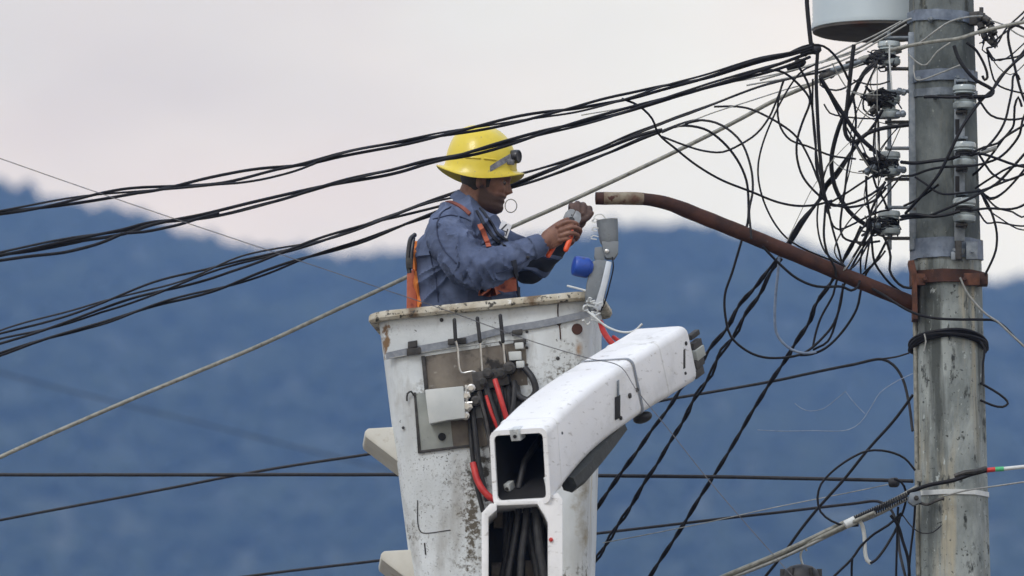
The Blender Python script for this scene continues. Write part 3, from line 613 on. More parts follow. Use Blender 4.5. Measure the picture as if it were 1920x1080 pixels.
# tie wire with rag on the right corner
tw = thing('tie_wire', at(1104, 590, 39.50), 'pale wire twisted round the bucket corner, free end curling out over the boom', 'wire')
bm = B(); tube(bm, catmull([tuple(at(*p)) for p in ((1100, 582, 39.52), (1112, 592, 39.50), (1137, 612, 39.50), (1168, 623, 39.48), (1190, 620, 39.46), (1204, 607, 39.45))], .01), .0042, 8); obj('free_end', bm, 'palewire', tw)
bm = B()
for k in range(9):
    c = np.array(at(rn.uniform(1098, 1116), rn.uniform(560, 604), 39.52)); pts = [c]
    for q in range(4): c = c + np.array((rn.uniform(-.02, .022), rn.uniform(-.015, .01), rn.uniform(-.018, .018))); pts.append(c)
    tube(bm, catmull(pts, .008), .0035, 6)
tube(bm, catmull([tuple(at(*p)) for p in ((1064, 536, 39.60), (1080, 540, 39.57), (1098, 545, 39.56))], .01), .004, 6)
tag(obj('twists', bm, 'palewire', tw), kind='stuff')
rh = thing('red_hose', at(1130, 612, 39.66), 'red rubber hose slung behind the boom at the bucket corner', 'hose')
for pts, r in ((((1126, 604, 39.66), (1132, 622, 39.62), (1146, 642, 39.58), (1160, 655, 39.58)), .011), (((1150, 632, 39.66), (1164, 640, 39.62), (1176, 634, 39.64), (1184, 640, 39.66)), .008)):
    bm = B(); tube(bm, catmull([tuple(at(*p)) for p in pts], .01), r, 10); obj('hose', bm, 'redplastic', rh)

# ------------------------------------------------------------------ boom
bd = Vector((.575, 1.02, .545)).normalized(); br = Vector((bd.y, -bd.x, 0)).normalized(); bu = br.cross(bd).normalized()
BL = 1.25
Nn = at(979, 876, 38.25); 
boom = thing('upper_boom', at(985, 960, 38.3), 'thick white square-section boom with open hollow end, slanting up to the right', 'boom')
BT = [0, .245, .53, 1.0]
BC = [at(975, 876, 38.25), at(1042, 803, 38.25 + 1.02 * .245), at(1120, 744, 38.25 + 1.02 * .53), at(1250, 664, 39.27)]
BCS = catmull([tuple(c) for c in BC], .02); BCL = np.concatenate([[0], np.cumsum(np.linalg.norm(np.diff(BCS, axis=0), axis=1))]); BCL /= BCL[-1]
Nn = BC[0]
def bcen(t_): return Vector([float(np.interp(t_, BCL, BCS[:, k])) for k in range(3)])
def bsec(t_, gw=0.0, gh=0.0, r=.03):
    c = bcen(t_); w_ = float(np.interp(t_, [0, .25, 1], [.119, .117, .113])) + gw; h_ = float(np.interp(t_, [0, .12, .3, .6, 1], [.137, .128, .115, .108, .110])) + gh
    uu = (Vector((0, 0, 1)) * (1 - min(1, t_ * 1.6)) + bu * (.35 + min(1, t_ * 1.6))).normalized()
    return [c + br * x + uu * y for x, y in rrect(w_, h_, r, 5)]
bm = B(); loft(bm, [bsec(t_) for t_ in np.linspace(0, .985, 22)] + [bsec(1, -.006, -.006)], cap=False)
loft(bm, [bsec(0), bsec(0, -.018, -.018, .018)] + [bsec(t_, -.018, -.018, .018) for t_ in np.linspace(.05, .45, 8)], cap=False)
vs = [bm.verts.new(p) for p in bsec(1, -.006, -.006)]; bm.faces.new(vs)
obj('tube', bm, 'boom', boom)
bm = B(); loft(bm, [bsec(t_, -.0185, -.0185, .018) for t_ in np.linspace(.006, .44, 9)], cap=False); vs = [bm.verts.new(p) for p in bsec(.4, -.0185, -.0185, .018)]; bm.faces.new(vs); obj('tube_inner_shade', bm, 'boom_dark', boom)  # near-black skin over the inner walls, painting in the shade of the hollow
bc = Nn
def bp(x, y, z): return Nn + br * x + bu * y + bd * z
for (x, y, a, b, mt) in ((-.01, .112, .020, .022, 'bucket'), (.086, -.075, .018, .020, 'bucket'), (-.090, -.085, .012, .014, 'palebox')):
    bm = B(); box(bm, bp(x, y, .05), br * a, bd * .02, bu * b, .003); o = obj('inner_lug', bm, mt, boom); bm = B(); lathe(bm, bp(x, y - .004, .03), -bd, [(.007, -.002), (.007, .004)], 8); obj('bolt', bm, 'darksteel', o)
for x, r in ((-.06, .012),):
    bm = B(); tube(bm, [bp(x, -.10, .06), bp(x * .8, -.02, .12), bp(x * .6, .04, .30), bp(x * .6, .05, .5)], r, 10); obj('inner_hose', bm, 'rubber', boom)
# band, slot, bolts, far-end hardware, underside cylinder
def bside(px, py, off=0.0):
    A_s, B_s = bcen(.25) + br * .117, bcen(1.0) + br * .113
    nn_ = (B_s - A_s).normalized().cross(bu).normalized()
    if nn_.dot(br) < 0: nn_ = -nn_
    return on_plane(px, py, (A_s + B_s) / 2 + nn_ * off, nn_), nn_
for (poly, th, mt, nm) in ((((1153, 745), (1162, 740), (1162, 783), (1153, 788)), .003, 'boom_dark', 'slot'), (((1157, 714), (1160, 712), (1160, 742), (1157, 744)), .003, 'galv', 'edge_trim'), (((1281, 656), (1284, 654), (1284, 690), (1281, 692)), .003, 'darksteel', 'slot')):
    bm = B(); pts = [bside(a, b, -.001)[0] for a, b in poly]; prism(bm, pts, bside(1160, 740)[1] * th, .0008); obj(nm, bm, mt, boom)
for (u, v, r) in ((1180, 742, 5), (1194, 731, 4), (1285, 644, 4), (1163, 784, 4), (1052, 812, 3), (1284, 700, 3)):
    c, nn_ = bside(u, v, -.002); bm = B(); lathe(bm, c, nn_, [(r * PX, 0), (r * PX, .005), (r * .6 * PX, .007)], 8); obj('bolt', bm, 'darksteel', boom)
tt = .62; bm = B(); loft(bm, [bsec(tt, .003, .003), bsec(tt + .012, .003, .003)], cap=False); obj('banding', bm, 'strap', boom)
for (u, v, a, b) in ((1304, 648, 6, 9), (1309, 662, 6, 10), (1307, 680, 7, 8), (1309, 698, 4, 8), (1300, 628, 5, 5)):
    c = at(u, v, 39.27); bm = B(); box(bm, c, br * a * PX, bd * .035, bu * b * PX, .003); obj('end_fitting', bm, 'darksteel' if v != 662 else 'greyplate', boom)
bm = B(); tube(bm, [at(1066, 908, 38.36), at(1088, 888, 38.44), at(1112, 860, 38.54), at(1138, 830, 38.66), at(1164, 802, 38.78)], [.034, .040, .040, .036, .026], 6, cap=True); obj('underside_link', bm, 'grease', boom, smooth=False)
bm = B(); ellipsoid(bm, at(1205, 783, 38.98), (.035, 0, .012), (0, .03, 0), (-.006, 0, .02)); obj('grease_cap', bm, 'rubber', boom)
for t0 in (.075, .80):
    bm = B(); loft(bm, [[q + Vector((0, 0, .0006 * noise.noise(q * 90))) for q in bsec(t0 + k * .0035, .0004 + .0022 * math.sin(math.pi * k / 3), .0004 + .0022 * math.sin(math.pi * k / 3))] for k in range(4)], cap=False); obj('weld_bead', bm, 'boom', boom)
# elbow channel under the hollow end, running down to the truck
elb = thing('boom_elbow', Vector((at(985, 1000, 38.3).x, 38.35, 0)), 'white channel-shaped lower boom full of black hoses under the hollow boom end', 'boom')
def vz(z, Y=38.2): return 540 + FPX * math.tan(PITCH - math.atan2(z - CAMZ, Y))
gv = vz(0.0) - 6
Ye = 38.22
bm = B(); prism(bm, [at(a, b, Ye) for a, b in ((919, 944), (931, 944), (932, 956), (916, 970), (914, gv), (903, gv), (903, 962))], (0, .34, 0), .004); obj('side_wall', bm, 'boom', elb)
bm = B(); prism(bm, [at(a, b, Ye) for a, b in ((1006, 943), (1016, 934), (1046, 924), (1055, 936), (1056, gv), (1029, gv), (1027, 980), (1020, 965))], (0, .34, 0), .004); obj('side_wall', bm, 'boom', elb)
bm = B(); prism(bm, [at(a, b, Ye + .004) for a, b in ((926, 940), (1014, 938), (1014, 945), (926, 948))], (0, .30, 0), .002); obj('cross_bar', bm, 'boom', elb)
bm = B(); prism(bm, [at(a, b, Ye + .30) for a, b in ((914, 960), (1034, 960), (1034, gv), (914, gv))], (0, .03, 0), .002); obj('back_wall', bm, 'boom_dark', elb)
for (a, b, c, d) in ((922, 1056, 950, 1085), (985, 1052, 1004, 1090), (926, 960, 945, 990)):
    bm = B(); box(bm, at((a + c) / 2, (b + d) / 2, Ye + .27), ((c - a) / 2 * PX, 0, 0), (0, .02, 0), (0, 0, (d - b) / 2 * PX), .004); obj('hose_bracket', bm, 'grime', elb)
for (u0, u1, u2, r, y0) in ((975, 960, 950, .012, .12), (990, 978, 975, .013, .10), (1003, 1012, 1022, .015, .08), (985, 1000, 1012, .014, .14), (962, 950, 938, .011, .20), (950, 948, 955, .013, .22), (1010, 1020, 1026, .010, .18)):
    bm = B(); tube(bm, catmull([tuple(at(u0, 935, Ye + y0 + .05)), tuple(at(u0 * .6 + u1 * .4, 985, Ye + y0)), tuple(at(u1, 1040, Ye + y0)), tuple(at(u2, 1100, Ye + y0)), tuple(at(u2, 1500, Ye + y0))], .04), r, 12); obj('hose', bm, 'rubber', elb)
bm = B(); lathe(bm, at(1033, 1012, Ye), (0, -1, 0), [(.008, -.004), (.008, .006), (.004, .008)], 8); obj('bolt', bm, 'redplastic', elb)
for (u, v) in ((1045, 1000), (1045, 1050)):
    pass

# ------------------------------------------------------------------ worker
from mathutils.bvhtree import BVHTree
WY = 40.0
per = thing('person', C0 - ez * (H0 - .03) - ex * .05, 'worker in yellow hard hat and blue shirt leaning over his pliers in the bucket', 'person')
def A_(px, py, Y=WY): return np.array(at(px, py, Y))
def torso_rings(g=0.0, gy=0.0):
    rows = [(640, 776, 972, .165), (600, 776, 972, .168), (560, 776, 971, .170), (520, 775, 968, .175), (480, 779, 962, .188), (450, 787, 955, .205), (425, 797, 943, .208), (408, 807, 928, .190), (394, 818, 912, .145), (382, 831, 900, .100), (372, 844, 893, .070)]
    rings = []
    for v, xb, xf, hd in rows:
        c = at((xb + xf) / 2, v, WY); a = (xf - xb) / 2 * PX + g; b = hd + gy
        ring = []
        for k in range(28):
            t_ = 2 * math.pi * k / 28; ct, st = math.cos(t_), math.sin(t_)
            ct = math.copysign(abs(ct) ** .85, ct); st = math.copysign(abs(st) ** .85, st)
            x, y = a * ct, b * st
            ring.append(c + Vector((x - .12 * y * .5, y, 0)))
        rings.append(ring)
    return rings
# head in local axes (forward, far side, up)
hp = R(9); hf = Vector((math.cos(hp), -.06, -math.sin(hp))).normalized(); hu = Vector((math.sin(hp), 0, math.cos(hp))); hl = hu.cross(hf).normalized()
Hc = at(910, 343, WY)
def HL(x, y, z): return Hc + hf * x + hl * y + hu * z
FZ = [-.120, -.112, -.100, -.085, -.072, -.060, -.050, -.042, -.034, -.024, -.012, 0, .014, .028, .042, .06, .08, .10, .115]
FX = [.030, .062, .080, .084, .079, .085, .082, .088, .083, .085, .084, .083, .085, .093, .092, .088, .078, .055, .02]
BX = [.015, -.005, -.02, -.035, -.048, -.058, -.065, -.07, -.075, -.08, -.086, -.09, -.094, -.097, -.098, -.096, -.086, -.062, -.03]
HW = [.018, .036, .050, .058, .061, .064, .066, .067, .068, .070, .072, .073, .074, .076, .077, .075, .066, .048, .02]
bm = B(); rings = []; NS = 64
for z, xf, xb, hw_ in zip(*[np.interp(np.linspace(0, 18, 60), range(19), q) for q in (FZ, FX, BX, HW)]):
    ring = []
    for k in range(NS):
        t_ = 2 * math.pi * k / NS; ct, st = math.cos(t_), math.sin(t_)
        cx = .005
        x = cx + (xf - cx) * math.copysign(abs(ct) ** .82, ct) if ct > 0 else cx + (cx - xb) * ct
        y = hw_ * math.copysign(abs(st) ** .9, st)
        if ct > 0:
            g2 = lambda v, c, s_: math.exp(-((v - c) / s_) ** 2)
            nose = np.interp(z, [-.038, -.030, -.022, -.010, .004, .018, .03], [0, .014, .026, .021, .014, .006, 0])
            x += nose * (g2(y, 0, .011) + .35 * g2(abs(y), .012, .006) * g2(z, -.026, .01))
            x -= .011 * g2(abs(y), .031, .016) * g2(z, .010, .013)          # eye sockets
            x += .004 * g2(abs(y), .030, .022) * g2(z, .030, .008)          # brow
            x -= .004 * g2(z, -.0535, .0028) * g2(y, 0, .024)               # line of the mouth
            x += .003 * g2(abs(y), .045, .015) * g2(z, -.015, .015)         # cheekbones
        ring.append(HL(x, y, z))
    rings.append(ring)
loft(bm, rings)
tube(bm, [at(876, 398, WY), at(882, 380, WY), at(890, 362, WY), at(893, 345, WY)], [.068, .062, .058, .052], 20, round_ends=True)       # neck
for sgn in (-1, 1):                                                                   # ears
    c = HL(-.014, sgn * .077, -.004); ellipsoid(bm, c, hf * .017 + hu * .004, hl * .007, hu * .031); ellipsoid(bm, c + hl * sgn * .005 - hu * .002, hf * .014, hl * .006, hu * .026)
loft(bm, [[p + (Vector((at(872, 560, WY).x, WY, p.z)) - p) * .16 for p in r] for r in torso_rings(-.012, -.012)])   # trunk inside the shirt
RS, RE, RW = A_(842, 446, 39.815), A_(893, 505, 39.70), A_(1008, 461, 39.78)
LS, LE, LW = A_(905, 452, 40.185), A_(1000, 492, 40.17), A_(1064, 436, 40.05)
tube(bm, catmull([RS, (RS + RE) / 2, RE, (RE + RW) / 2, RW, A_(1022, 453, 39.785)], .02), [.05] * 1 + list(np.linspace(.05, .029, len(catmull([RS, (RS + RE) / 2, RE, (RE + RW) / 2, RW, A_(1022, 453, 39.785)], .02)) - 1)), 16, round_ends=True)
lp = catmull([LS, (LS + LE) / 2, LE, (LE + LW) / 2, LW, A_(1074, 424, 40.02)], .02); tube(bm, lp, np.linspace(.05, .029, len(lp)), 16, round_ends=True)
# right hand: palm, four unequal fingers closed on the handles, thumb along the top
hd = Vector((math.cos(R(28)), 0, math.sin(R(28)))); hn = Vector((0, -1, 0)); hs = hd.cross(hn)
pc = at(1034, 447, 39.785)
ellipsoid(bm, pc, hd * .044, hn * .018, hs * .040); ellipsoid(bm, pc + hd * .018, hd * .028, hn * .016, hs * .040); ellipsoid(bm, pc - hd * .03 , hd * .035, hn * .020, hs * .029)
FING = [([(1046, 424, 39.775), (1066, 416, 39.765), (1082, 420, 39.785), (1082, 428, 39.815)], .0092), ([(1051, 433, 39.770), (1072, 426, 39.760), (1088, 431, 39.785), (1086, 440, 39.815)], .0094),
        ([(1052, 442, 39.770), (1071, 437, 39.762), (1084, 442, 39.785), (1080, 450, 39.812)], .0090), ([(1049, 451, 39.775), (1064, 448, 39.768), (1075, 452, 39.788), (1071, 458, 39.81)], .0080)]
for pts, r in FING:
    q = catmull([tuple(at(*p)) for p in pts], .006); tube(bm, q, np.linspace(r * 1.08, r * .82, len(q)), 12, round_ends=True)
q = catmull([tuple(at(*p)) for p in ((1022, 440, 39.80), (1036, 428, 39.815), (1050, 418, 39.83), (1064, 411, 39.84))], .006); tube(bm, q, np.linspace(.0135, .0088, len(q)), 12, round_ends=True)
me = remeshed(bm, .0032, 3)
inv = Matrix((hf, hl, hu)).transposed().inverted()
att = me.attributes.new('stubble', 'FLOAT', 'POINT')
vals = []
for v in me.vertices:
    l = inv @ (v.co - Hc); s_ = 0.0
    if -.13 < l.z < .03 and l.length < .16:
        jaw = np.interp(l.x, [-.03, -.01, .02, .05, .075, .1], [.01, .0, -.03, -.042, -.036, -.034])
        s_ = np.clip((jaw - l.z) / .014, 0, 1) * np.clip((l.x + .022) / .012, 0, 1) * .82
        if l.x > .07 and -.061 < l.z < -.048 and abs(l.y) < .022: s_ *= .35
        s_ = max(s_, .5 * math.exp(-((l.z - .026) / .006) ** 2) * (1 if l.x > .05 and .010 < abs(l.y) < .052 else 0))
    vals.append(float(s_))
att.data.foreach_set('value', vals)
link_mesh('body', me, 'skin', per)
for sgn in (-1, 1):
    bm = B(); ellipsoid(bm, HL(.0675, sgn * .030, .009), hf * .012, hl * .012, hu * .0090); e = obj('eye', bm, 'eyewhite', per)
    bm = B(); ellipsoid(bm, HL(.0765, sgn * .030, .006), hf * .0042, hl * .007, hu * .006, 12, 6); obj('iris', bm, 'lampdark', e)
bm = B(); rings = []                                                                  # short hair at the back and sides
for z, xb, hw_, xf in ((-.060, -.062, .050, -.045), (-.045, -.074, .062, -.030), (-.02, -.086, .072, -.026), (.005, -.096, .078, -.020), (.03, -.102, .081, .02), (.05, -.100, .080, .05), (.075, -.09, .07, .06)):
    rings.append([HL(-.01 + (xb + .01) * math.cos(a) if math.cos(a) > 0 else -.01 + (xf + .01) * -math.cos(a), hw_ * math.sin(a), z) for a in [2 * math.pi * k / 28 for k in range(28)]])
loft(bm, rings); obj('hair', bm, 'hair', per)
for sgn in (-1, 1):                                                                   # sideburns
    bm = B(); prism(bm, [HL(.006, sgn * .0735, .03), HL(.026, sgn * .0715, .03), HL(.022, sgn * .070, -.022), HL(.010, sgn * .071, -.028)], hl * sgn * .003, .001); obj('sideburn', bm, 'hair', per)

# shirt
bm = B(); loft(bm, torso_rings())
ra = catmull([A_(838, 425, 39.86), RS, (RS + RE) / 2 + np.array((-.01, -.01, 0)), RE, RE * .72 + RW * .28 + np.array((0, 0, -.008)), RE * .4 + RW * .6 + np.array((0, 0, -.004)), RW], .02)
rr2 = np.interp(np.linspace(0, 1, len(ra)), [0, .16, .35, .52, .64, .8, .93, 1], [.070, .086, .083, .082, .074, .058, .044, .040])
tube(bm, ra, rr2, 22, round_ends=True)
la = catmull([A_(900, 430, 40.14), LS, (LS + LE) / 2, LE, LE * .6 + LW * .4, LE * .3 + LW * .7], .02)
tube(bm, la, np.interp(np.linspace(0, 1, len(la)), [0, .25, .6, .8, 1], [.07, .078, .068, .058, .050]), 20, round_ends=True)
me = remeshed(bm, .0055, 5)
NRM = [v.normal.copy() for v in me.vertices]; NEWCO = []
ARM = [Vector(x) for x in ra]; ARM_T = [(ARM[min(i + 1, len(ARM) - 1)] - ARM[max(i - 1, 0)]).normalized() for i in range(len(ARM))]
armpit = at(868, 478, 39.85)
def ridged(v, k=3.0): return (1 - min(1, abs(noise.noise(v)) * 2.2)) ** k
for v in me.vertices:
    p = v.co.copy(); nrm = NRM[v.index]
    ia = min(range(len(ARM)), key=lambda i: (p - ARM[i]).length_squared); da = (p - ARM[ia]).length
    d = .0030 * noise.noise(p * 9)
    if da < rr2[ia] * 1.12 and ia > 3:                 # sleeve: wrinkles round the arm, closest at the elbow
        t_ = ARM_T[ia]; rel = p - ARM[ia]; si = t_.cross(Vector((0, 1, 0))).normalized(); a_ = math.atan2(rel.dot(si), rel.dot(Vector((0, -1, 0)))); s_ = (ia + rel.dot(t_) / .02) * .02
        w_ = ridged(Vector((s_ * 15 + a_ * .9 + .5 * noise.noise(p * 9), a_ * .75, 2.0)), 2.2)
        d += .0155 * (w_ - .38) * (.45 + .75 * math.exp(-((s_ - .22) / .12) ** 2))
        d += .003 * (ridged(Vector((s_ * 30 - a_ * 1.2, a_ * 1.4, 7.0)), 2) - .4)
    else:                                              # body: drapes fanning from the armpit and hanging down the back
        rel = p - armpit; a_ = math.atan2(rel.z, rel.x); q_ = math.hypot(rel.x, rel.z)
        d += .018 * (ridged(Vector((a_ * 2.6 + .4 * noise.noise(p * 7), q_ * 2.2, p.y * 2.5)), 2.2) - .38) * min(1, q_ / .06)
        d += .007 * (ridged(Vector((p.x * 5 + p.z * 2, p.y * 4, p.z * 7 - p.x * 3)) + Vector((3, 1, 8)), 2) - .4)
    NEWCO.extend(p + nrm * d)
me.vertices.foreach_set('co', NEWCO); me.update()
bvh_me = me.copy(); shirt = link_mesh('shirt', me, 'shirt', per)
bvh = BVHTree.FromPolygons([v.co.copy() for v in bvh_me.vertices], [list(p.vertices) for p in bvh_me.polygons]); bpy.data.meshes.remove(bvh_me)
def hit(px, py, off=.004):
    d = ray(px, py).normalized(); h = bvh.ray_cast(CAM, d)
    if h[0] is None: return at(px, py, WY), Vector((0, -1, 0))
    return h[0] + h[1] * off, h[1]
def webbing(name, pts, width, matn, parent=per, th=.004, label=None):
    q = catmull([(a, b, 0.) for a, b in pts], 4)[:, :2]
    P = [hit(a, b, .003) for a, b in q]; P3_ = [p for p, n in P]; NN = [n for p, n in P]; rings = []
    for i in range(len(P3_)):
        nrm = sum((NN[j] for j in range(max(0, i - 3), min(len(NN), i + 4))), Vector()).normalized()
        t_ = (P3_[min(i + 1, len(P3_) - 1)] - P3_[max(i - 1, 0)]).normalized(); s_ = t_.cross(nrm).normalized() * width * PX / 2
        rings.append([P3_[i] + s_ + nrm * th, P3_[i] - s_ + nrm * th, P3_[i] - s_ - nrm * .004, P3_[i] + s_ - nrm * .004])
    bm = B(); loft(bm, rings); o = obj(name, bm, matn, parent)
    if label: o['label'] = label
    return o
webbing('harness_strap', ((778, 452), (777, 480), (779, 510), (782, 540), (788, 574)), 13, 'orange', label='bright orange strap down the back')
webbing('harness_strap', ((838, 378), (852, 383), (866, 390), (882, 402)), 7, 'darkred')
webbing('harness_strap', ((899, 420), (905, 434), (911, 448), (917, 464)), 9, 'redorange')
webbing('harness_strap', ((892, 396), (908, 420), (926, 446), (946, 462)), 6, 'trousers')
webbing('harness_strap', ((900, 392), (916, 412), (934, 440), (952, 452)), 5, 'trousers')
webbing('harness_belt', ((905, 548), (925, 541), (945, 536), (966, 532)), 26, 'redorange', label='red orange belt pad at the waist')
webbing('harness_strap', ((962, 488), (966, 510), (969, 535), (972, 566)), 10, 'trousers')
bm = B(); prism(bm, [at(a, b, 39.93) for a, b in ((763, 512), (776, 503), (781, 540), (783, 600), (762, 600))], (0, .14, 0), .006); obj('back_pad', bm, 'redorange', per)
bm = B(); tube(bm, catmull([tuple(at(*p)) for p in ((778, 440, 39.9), (770, 448, 39.88), (766, 470, 39.88), (765, 495, 39.88), (768, 512, 39.88))], .01), .009, 8); tube(bm, catmull([tuple(at(*p)) for p in ((776, 446, 39.95), (773, 470, 39.93), (771, 500, 39.93))], .01), .006, 8); obj('dorsal_ring', bm, 'lampdark', per)
bm = B(); c = at(768, 494, 39.88); box(bm, c, (.012, 0, 0), (0, .014, 0), (0, 0, .020), .003); obj('buckle', bm, 'darksteel', per)
webbing('seam', ((846, 388), (828, 400), (820, 420), (822, 445), (834, 470), (856, 494)), 2.2, 'seam', th=.0015)
webbing('seam', ((812, 412), (828, 408), (846, 404), (866, 408), (884, 414)), 1.6, 'seam', th=.0015)
webbing('seam', ((930, 512), (950, 506), (972, 496), (992, 484)), 1.8, 'seam', th=.0015)
webbing('seam', ((806, 470), (812, 500), (818, 530), (822, 566)), 1.8, 'seam', th=.0015)
# collar
bm = B(); ring_o, ring_t, ring_i = [], [], []
for k in range(40):
    t_ = 2 * math.pi * k / 40; ct, st = math.cos(t_), math.sin(t_)
    lowc = at(877 + 33 * ct * (1 if ct > 0 else .92), 386 + 22 * ct, WY + .076 * st); topc = at(879 + (28 if ct > 0 else 20) * ct, 370 + (22 if ct > 0 else 15) * ct, WY + .068 * st)
    ring_o.append(lowc); ring_t.append(topc); ring_i.append(topc + Vector((-ct * .006, -st * .006, -.012)))
loft(bm, [[p + Vector((math.cos(2 * math.pi * k / 40) * .008, math.sin(2 * math.pi * k / 40) * .008, -.012)) for k, p in enumerate(ring_o)], ring_o, [(a + b) / 2 + Vector((0, -.002, 0)) for a, b in zip(ring_o, ring_t)], ring_t, ring_i], cap=False)
obj('collar', bm, 'shirt', per)
# cuff and cuff button of the near sleeve
cd = Vector(RW - RE).normalized(); bm = B(); lathe(bm, Vector(RW) - cd * .030, cd, [(.044, 0), (.047, .004), (.045, .03), (.043, .046), (.036, .047), (.034, .03)], 22, cap=False); obj('cuff', bm, 'shirt', per)
p_, n_ = hit(989, 482, .002); bm = B(); lathe(bm, p_, n_, [(.006, -.002), (.007, .002), (.004, .004)], 12); obj('cuff_button', bm, 'lampdark', per)
# white badge on the chest with its dark mark
bp_, bn_ = hit(944, 432, .004); bt = Vector((1, -.25, -.25)).normalized(); bn_ = Vector((.25, -1, .1)).normalized(); bt = (bt - bn_ * bt.dot(bn_)).normalized(); bs = bn_.cross(bt)
bm = B(); prism(bm, [bp_ + bt * x + bs * y for x, y in ((-.022, -.030), (.020, -.030), (.024, .026), (-.018, .032))], bn_ * .003, .0008); bad = obj('badge', bm, 'white', per)
bm = B(); prism(bm, [bp_ + bn_ * .0032 + bt * x + bs * y for x, y in ((.000, .022), (.006, .022), (-.006, -.004), (.010, -.004), (.010, .006), (.015, .006), (.015, -.022), (.010, -.022), (.010, -.009), (-.013, -.009), (-.013, -.004))], bn_ * .0008); obj('badge_mark', bm, 'lampdark', bad)
# far forearm: separate dark tube over the sleeve, and leather glove
bm = B(); gp = catmull([LE * 1.12 - LW * .12, LE * .8 + LW * .2, LE * .4 + LW * .6, LW], .015)
tube(bm, gp, np.interp(np.linspace(0, 1, len(gp)), [0, .3, .8, 1], [.070, .066, .050, .042]), 20, round_ends=True); g_ = remeshed(bm, .006, 3)
gn = [v.normal.copy() for v in g_.vertices]
g_.vertices.foreach_set('co', [c for v in g_.vertices for c in (v.co + gn[v.index] * .004 * noise.noise(v.co * 24))]); g_.update()
link_mesh('dark_sleeve', g_, 'trousers', per)
bm = B()
ellipsoid(bm, at(1080, 412, 40.01), (.036, 0, .030), (0, .026, 0), (-.024, 0, .034)); tube(bm, [at(1064, 436, 40.05), at(1074, 424, 40.02), at(1084, 408, 40.0)], [.036, .036, .034], 16, round_ends=True)
for k in range(4):
    q = catmull([tuple(at(*p)) for p in ((1071 + 10.5 * k, 398 - 1.5 * k, 40.035), (1071 + 11 * k, 386 + (0, -3, -1, 5)[k], 40.012), (1073 + 11 * k, 387 + (0, -3, 0, 6)[k], 39.975), (1075 + 10 * k, 399 + (0, -1, 2, 6)[k], 39.958), (1077 + 9 * k, 410 - k, 39.965))], .006)
    tube(bm, q, np.linspace(.0122, .0105, len(q)), 12, round_ends=True)
q = catmull([tuple(at(*p)) for p in ((1076, 424, 39.99), (1090, 416, 39.96), (1102, 408, 39.952), (1109, 400, 39.955))], .006); tube(bm, q, np.linspace(.014, .0105, len(q)), 12, round_ends=True)
link_mesh('glove', remeshed(bm, .0035, 2), 'glove', per)
# trousers and boots, down inside the bucket
bm = B(); zf = (C0 - ez * (H0 - .03)).z
hipc = at(873, 645, WY)
loft(bm, [[Vector((hipc.x + a * math.cos(t_), WY + b * math.sin(t_), z)) for t_ in np.linspace(0, 2 * math.pi, 24, endpoint=False)] for z, a, b in ((hipc.z - .12, .13, .16), (hipc.z, .165, .165), (hipc.z + .09, .18, .155))])
for s_ in (-1, 1):
    tube(bm, [(hipc.x, WY + s_ * .08, hipc.z - .05), (hipc.x + .02, WY + s_ * .09, (hipc.z + zf) / 2), (hipc.x - .01, WY + s_ * .09, zf + .10)], [.095, .075, .06], 16, round_ends=True)
link_mesh('trousers', remeshed(bm, .01, 3), 'trousers', per)
for s_ in (-1, 1):
    bm = B(); prism(bm, [(hipc.x + x, WY + s_ * .09 - .045, zf + z) for x, z in ((-.07, .004), (.19, .004), (.20, .05), (.12, .09), (.05, .13), (-.07, .13))], (0, .09, 0), .015); obj('boot', bm, 'rubber', per)

# hard hat
hh = R(5); kf = Vector((math.cos(hh), -.05, -math.sin(hh))).normalized(); ku = Vector((math.sin(hh), 0, math.cos(hh))); kl = ku.cross(kf).normalized()
Kc = at(901, 316, WY)
def KL(x, y, z): return Kc + kf * x + kl * y + ku * z
def dome(t_, ph):
    a, b, h = (.137 if math.cos(t_) > 0 else .136), .128, .158
    rr = math.cos(ph) ** .80; zz = math.sin(ph) ** 1.0 * h
    x = a * rr * math.cos(t_); y = b * rr * math.sin(t_)
    z = zz + .007 * math.exp(-(y / .020) ** 2) * (ph / 1.57) ** .4          # crown ridge
    return x - .012 * (zz / h) ** 2, y, z
bm = B(); T_ = [2 * math.pi * k / 64 for k in range(64)]; rings = []
def brim(t_, e):      # e: 0 at the shell, 1 at the edge
    ct, st = math.cos(t_), math.sin(t_)
    ext = .006 + (.024 * max(0, ct) ** 2 + .026 * max(0, -ct) ** 2) + .002 * abs(st)
    x = (.137 if ct > 0 else .136) * ct + ext * e * ct; y = .128 * st + ext * e * st
    z = -.016 * e - .034 * abs(st) ** 1.2 * (.4 + .6 * e) + .018 * max(0, -ct) ** 2 * e + .012 * max(0, ct) ** 2 * e
    return x, y, z
rings = [[KL(*[c - (.004 if i == 2 else 0) for i, c in enumerate(brim(t_, 1))]) for t_ in T_], [KL(*brim(t_, 1)) for t_ in T_], [KL(*brim(t_, .5)) for t_ in T_], [KL(*brim(t_, .12)) for t_ in T_]]
for ph in np.linspace(.06, 1.53, 18): rings.append([KL(*[c + ((-.034 * abs(math.sin(t_)) ** 1.2 * .4) * (1 - ph / 1.57) ** 2 if i == 2 else 0) for i, c in enumerate(dome(t_, ph))]) for t_ in T_])
loft(bm, rings, cap=False); vs = [bm.verts.new(p) for p in rings[-1]]; bm.faces.new(vs)
loft(bm, [rings[0], [KL(*[c * (.86 if i < 2 else 1) - (.004 if i == 2 else 0) for i, c in enumerate(brim(t_, 0))]) for t_ in T_], [KL(dome(t_, 1.0)[0] * .9, dome(t_, 1.0)[1] * .9, dome(t_, 1.0)[2] * .9) for t_ in T_]], cap=False)
bmesh.ops.remove_doubles(bm, verts=bm.verts, dist=1e-6)
hat = obj('hard_hat', bm, 'hat', per)
